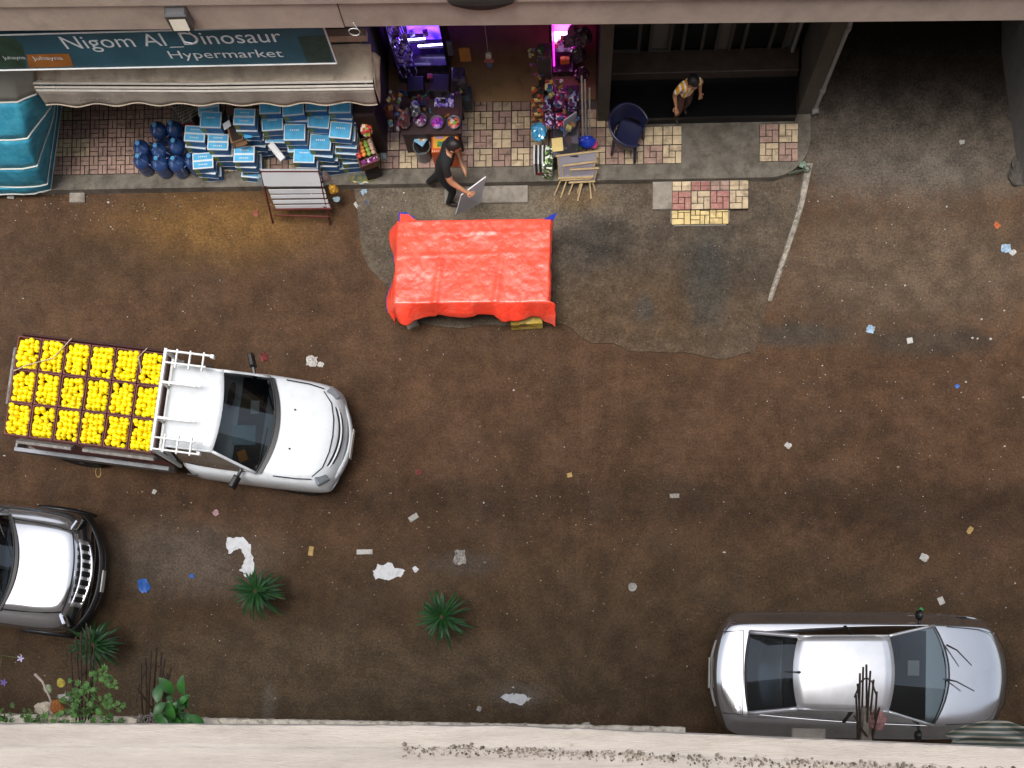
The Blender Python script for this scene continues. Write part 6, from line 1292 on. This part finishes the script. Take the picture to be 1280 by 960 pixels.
for (x, y) in ((118, 842), (130, 838), (137, 848), (141, 854), (124, 844), (100, 858), (104, 864), (108, 856), (112, 862), (134, 872), (138, 878), (131, 876), (152, 884)):
    for j_ in range(4):
        o = bpy.data.objects.new('leaf', lb); COL.objects.link(o); o.parent = r_; o.location = P(x + rr.uniform(-4, 4), y + rr.uniform(-4, 4), 9.28 + rr.uniform(-.03, .03)) - r_.location; s_ = rr.uniform(.55, 1.0); o.scale = (s_, s_, s_); o.rotation_euler = (rr.uniform(-.5, .5), rr.uniform(-.5, .5), rr.uniform(0, 6.28))
k = MB()
for (x, y) in ((124, 840), (104, 862), (134, 874)): k.tube([Vector((0, 0, -.08)), (P(x, y, 9.25) - r_.location) * .5 + Vector((0, 0, .05)), P(x, y, 9.25) - r_.location], .004, 4)
k.build('stems', m_stem, r_)
# ---- dead flowers, rags and block on the lower ledge
for (px, z_, s_, c_, lab) in (((56, 886), 9.06, (.075, .05, .04), '#b8ac98', 'pale crumpled rag on the ledge at the lower left'), ((71, 884), 9.07, (.05, .055, .035), '#8a5220', 'rust brown rag next to the pale one on the ledge'), ((82, 872), 9.05, (.06, .03, .03), '#a8a49c', 'crumpled white wrapper beside the leftmost rods'), ((60, 861), 9.05, (.03, .035, .02), '#8f9a78', 'greenish withered flower above the ledge'), ((76, 854), 9.05, (.03, .035, .02), '#b0a040', 'yellow withered flower above the ledge')):
    bag('rag', px, z_, s_, M('rag' + c_, c_, .85, var=.25, scale=25), lab, 'rag' if 'flower' not in lab else 'flower', seed=hash(c_) % 50 if False else int(c_[1:3], 16))
k = MB(); pts = [P(44, 843, 9.05), P(53, 852, 9.08), P(62, 872, 9.06), P(68, 890, 9.02)]; k.tube(pts, [.012, .009, .008, .008], 6); tag(k.build('dry_twig', M('pale_twig', '#a89a90', .8), origin=pts[-1]), 'dry whitish twig lying over the ledge among the rags', 'twig')
for (px, lab, c1, sd_) in (((26, 823), 'white and violet flower hanging out at the left edge', '#b8b0d0', 5), ((5, 853), 'violet flower at the very left edge', '#6a55a0', 6)):
    q = P(*px, 9.15); r_ = root('flower', q, lab, 'flower', 'violet flowers at the left edge')
    for j_ in range(5): k = MB(); a_ = j_ * 1.257; k.grid(lambda u, v: Vector((.03 * u * math.cos(a_) - .012 * (v - .5) * math.sin(a_) * math.sin(math.pi * u), .03 * u * math.sin(a_) + .012 * (v - .5) * math.cos(a_) * math.sin(math.pi * u), .008 * u)), 4, 2); k.build('petal', M('petal' + c1, c1, .7), r_)
    k = MB(); k.tube([Vector((0, 0, 0)), P(px[0] - 24, px[1] + 4 - 8, 9.1) - q, Vector((-.25, -.3, -.12))], .003, 4); k.build('stem', m_stem, r_)
k = MB(); q = P(1009, 914, 8.98); k.bbox(q + Vector((0, -.05, .03)), (.23, .14, .06), .008); o = k.build('concrete_block', m_conc, origin=q); tag(o, 'small rough concrete block on the ledge below the saloon', 'block')
k = MB(); q = P(1240, 918, 8.98); W2 = .5
def drape(u, v):
    x_ = -.30 + .62 * u; y_ = -.12 + .22 * v * math.sin(math.pi * (.12 + .8 * u)) ** .6; return q + Vector((x_, y_, .05 + .05 * math.sin(u * 9 + v * 5) + .04 * math.sin(v * 12 + u * 3) + .03 * fbm(u * 5, v * 5)))
k.grid(drape, 34, 16); o = k.build('striped_cloth', stripes('striped_cloth', '#4a5650', '#9a9488', 9.0), origin=q, smooth=True, solid=.006); tag(o, 'grey green striped cloth bunched on the ledge at the bottom right', 'cloth')

# ---- spills and litter on the ground
m_spill = M('plaster_spill', '#c4c6c8', .6, var=.08, scale=6, dirt='#8d8d8c', dirt_amt=.6, dirt_scale=9)
def spill(pxs, label, amp=.05, seed=0, z=.006):
    w_ = [P(x, y, 0) for x, y in pxs]; pts = []
    for i_ in range(len(w_)):
        a_, b_ = w_[i_], w_[(i_ + 1) % len(w_)]
        for t in range(5): p = a_.lerp(b_, t / 5); pts.append((p.x + amp * fbm(p.x * 9, p.y * 9, seed), p.y + amp * fbm(p.x * 9, p.y * 9, seed + 7)))
    c_ = sum((Vector((p[0], p[1], 0)) for p in pts), Vector()) / len(pts)
    k = MB(); n_ = len(pts); vs = [(p[0], p[1], .002) for p in pts] + [(c_.x + (p[0] - c_.x) * .93, c_.y + (p[1] - c_.y) * .93, z) for p in pts]
    k.add(vs, [tuple(range(n_, 2 * n_))] + [(i_, (i_ + 1) % n_, n_ + (i_ + 1) % n_, n_ + i_) for i_ in range(n_)])
    return tag(k.build('plaster_spill', m_spill, origin=c_), label, 'spill', 'plaster spills on the street')
spill([(281, 680), (290, 671), (303, 674), (314, 681), (316, 700), (319, 716), (308, 720), (300, 714), (307, 700), (303, 686), (293, 687), (285, 692)], 'hooked white plaster spill behind the left spiky plant', .05, 1)
spill([(466, 714), (472, 707), (484, 702), (494, 708), (507, 714), (502, 721), (488, 723), (470, 726)], 'roundish white plaster spill in mid ground', .05, 2)
spill([(514, 711), (519, 707), (524, 711), (520, 716)], 'tiny white plaster blot next to the roundish spill', .02, 3)
spill([(628, 872), (640, 866), (656, 867), (664, 873), (655, 880), (638, 879)], 'faint grey plaster smear near the bottom ledge', .06, 4, .004)['label']
m_pw = M('litter_white', '#b3b1ab', .7, var=.15, scale=40, dirt='#6d6256', dirt_amt=.6, dirt_scale=14); m_pb = M('litter_blue', '#2f62b0', .4, var=.15); m_pt = M('litter_tan', '#a88a50', .7, var=.2); m_pr = M('litter_red', '#6a1f1c', .6, var=.2); m_pg = M('litter_green', '#2c8a4a', .4); m_plb = M('litter_pale_blue', '#8fa8bc', .5, var=.15); m_pv = M('litter_violet', '#7a68a0', .6)
def scrap(px, s_, mat, label, cat='litter', seed=0, aspect=1.0):
    """crumpled sheet: a buckled many-cornered flake"""
    rr = random.Random(seed); q = P(*px, .0); k = MB(); a0 = rr.random() * 6
    def f(u, v):
        x_ = (u - .5) * 2; y_ = (v - .5) * 2; m_ = max(abs(x_), abs(y_)); h_ = math.hypot(x_, y_) or 1; e_ = .55 + .45 * m_ / h_; r_ = s_ * e_ * (1 + .3 * fbm(x_ * 1.1 + seed, y_ * 1.1, 1)); X_ = x_ * r_ * aspect; Y_ = y_ * r_
        return q + Vector((X_ * math.cos(a0) - Y_ * math.sin(a0), X_ * math.sin(a0) + Y_ * math.cos(a0), .006 + s_ * .5 * abs(fbm(x_ * 1.7 + seed * 2, y_ * 1.7, 4)) + .3 * s_ * (1 - max(abs(x_), abs(y_)))))
    k.grid(f, 7, 7); return tag(k.build('paper_scrap', mat, origin=q, solid=.002), label, cat)
def card(px, w_, h_, rz, mat, label):
    q = P(*px, 0); k = MB(); k.bbox((0, 0, .01), (w_, h_, .02), .004); o = k.build('packet', mat, origin=(0, 0, 0)); o.location = q; o.rotation_euler.z = R(rz); return tag(o, label, 'litter')
for i_, (px, s_, m_, lab) in enumerate((((390, 452), .11, m_pw, 'largest crumpled white paper beside the pickup hood'), ((401, 456), .06, m_pw, 'smaller white scrap touching the crumpled paper by the pickup'), ((330, 447), .08, m_pr, 'dark red scrap near the pickup mirror'), ((575, 697), .12, M('litter_foil', '#8f8a84', .4, var=.3, scale=30), 'twisted pale wrapper above the lone spiky plant'), ((180, 732), .11, m_pb, 'crumpled bright blue bag right of the off-roader'),
    ((240, 720), .05, m_pb, 'small blue scrap between the blue bag and plaster'), ((599, 886), .055, m_pw, 'white scrap close to the bottom ledge'), ((732, 907), .07, m_pw, 'white paper lying against the bottom ledge'), ((1155, 697), .07, m_pw, 'white scrap above the saloon hood'), ((1088, 412), .075, m_plb, 'pale bluish bag right of the painted kerb end'), ((1257, 311), .09, m_plb, 'pale blue plastic bag by the right edge'), ((1266, 316), .05, m_pw, 'white scrap beside the pale blue bag'),
    ((193, 615), .05, m_pw, 'white scrap below the pickup load'), ((270, 641), .06, M('litter_pink', '#a8888a', .7, var=.3, scale=40), 'pinkish wrapper below the pickup cab'), ((523, 590), .05, m_pr, 'red brown scrap in mid street'), ((30, 163), .04, m_pw, 'bit'), ((1212, 663), .05, m_pt, 'tan scrap at the right above the saloon hood'), ((1246, 282), .05, M('litter_orange', '#b05a2a', .6), 'orange scrap at the right edge of the alley mouth'), ((1150, 764), .05, m_pg, 'green bottle cap near the saloon mirror'),
    ((985, 557), .055, m_pw, 'white curled scrap in the right half of the street'), ((455, 240), .08, m_plb, 'bluish paper on the kerb edge by the candy basket'), ((459, 254), .06, m_pb, 'blue wrapper on the apron below the candy basket'), ((447, 257), .055, m_pw, 'white paper next to the blue wrapper on the apron'), ((320, 267), .05, M('litter_rust', '#8a4a3a', .7), 'rust scrap left of the red stand'), ((1196, 483), .04, m_pb, 'tiny blue scrap at the far right'), ((648, 406), .035, m_pw, 'white scrap just under the tarpaulin hem'), ((1202, 178), .045, m_pw, 'white scrap lying in the alley'), ((730, 257), .035, m_pw, 'white scrap below the wooden easels'))):
    if lab == 'bit': continue
    scrap(px, s_ * .8, m_, lab, seed=i_ + 3, aspect=random.uniform(.8, 1.5))
card((456, 690), .26, .08, 1, m_pw, 'clean white oblong card in mid ground')
card((389, 689), .08, .15, -8, m_pt, 'small tan packet left of the white oblong card')
card((517, 647), .16, .09, 32, M('litter_grey', '#9a968f', .6, var=.3, scale=50), 'tilted grey and white packet above the oblong card')
card((843, 620), .15, .07, 3, M('litter_grey2', '#8f877c', .6, var=.4, scale=50), 'greyish packet in the middle of the street')
card((1176, 751), .09, .12, 25, m_pw, 'white packet between saloon mirror and hood')
card((1137, 426), .09, .09, 10, m_pw, 'small square white packet at the right')
card((712, 594), .08, .07, 10, m_pt, 'ochre packet in the middle of the street')
card((715, 383), .03, .19, 28, M('litter_straw', '#c09a98', .6), 'thin pinkish stick right of the tarpaulin')
card((14, 245), .12, .1, -6, m_pw, 'white packet before the blue stall cover')
q = P(789, 732, 0); k = MB(); k.lathe([(.05, 0), (.062, .05), (.07, .075), (.06, .075), (.045, .01)], 14); o = k.build('paper_cup', m_pw); o.location = q; o.rotation_euler = (.5, .3, 0); o.location.z = .02; tag(o, 'white paper cup alone in the lower right street', 'cup')
q = P(123, 590, .01); k = MB(); k.tube([q + Vector((.045 * math.cos(t * .45), .085 * math.sin(t * .45), 0)) for t in range(15)], .008, 5); tag(k.build('wire_loop', m_pt, origin=q), 'small tan wire loop below the pickup bed', 'wire')
goods('stone_slab', (96, 246), .05, (.26, .17, .06), m_conc, 'square concrete slab lying in front of the kerb at the left', 'slab')
goods('stone', (515, 404), .06, (.2, .12, .08), m_conc, 'lump of broken concrete under the near left corner of the tarpaulin', 'stone', .4, None, True, .03)
# countless crumbs of paper, grit and gravel
rr = random.Random(77); k = MB()
for i_ in range(1900):
    px = rr.uniform(-20, 1300); py = rr.uniform(236, 900)
    if i_ % 3 == 0: px, py = [(rr.gauss(1150, 110), rr.gauss(440, 70)), (rr.gauss(520, 160), rr.gauss(640, 40)), (rr.gauss(820, 250), 236 + abs(rr.gauss(0, 16))), (rr.gauss(150, 90), rr.gauss(255, 14))][i_ // 3 % 4]
    if py < 236 or py > 905: continue
    q = P(px, py, 0); s_ = rr.uniform(.004, .011) if rr.random() < .9 else rr.uniform(.011, .026); a_ = rr.random() * 6; n_ = rr.choice((4, 5, 6)); zb_ = .022 if False else .0
    pr = [(s_ * rr.uniform(.5, 1.4) * math.cos(a_ + j_ * 6.283 / n_), s_ * rr.uniform(.5, 1.0) * math.sin(a_ + j_ * 6.283 / n_)) for j_ in range(n_)]
    k.cur = rr.choice((0, 0, 1, 1, 2, 3, 3)); h_ = .024 + s_ * .5
    k.add([(q.x + p[0], q.y + p[1], 0) for p in pr] + [(q.x + p[0] * .7, q.y + p[1] * .7, h_ if 444 < px < 1000 and py < 450 else h_ - .02) for p in pr], [tuple(range(n_, 2 * n_))] + [(j_, (j_ + 1) % n_, n_ + (j_ + 1) % n_, n_ + j_) for j_ in range(n_)])
o = k.build('litter_crumbs', [M('crumb_white', '#b8b4ac', .8), M('crumb_tan', '#8a7862', .9), M('crumb_rust', '#6a4a30', .9), M('crumb_stone', '#6d675f', .9)]); tag(o, 'countless crumbs of paper and gravel strewn over the street', 'litter', None, 'stuff')
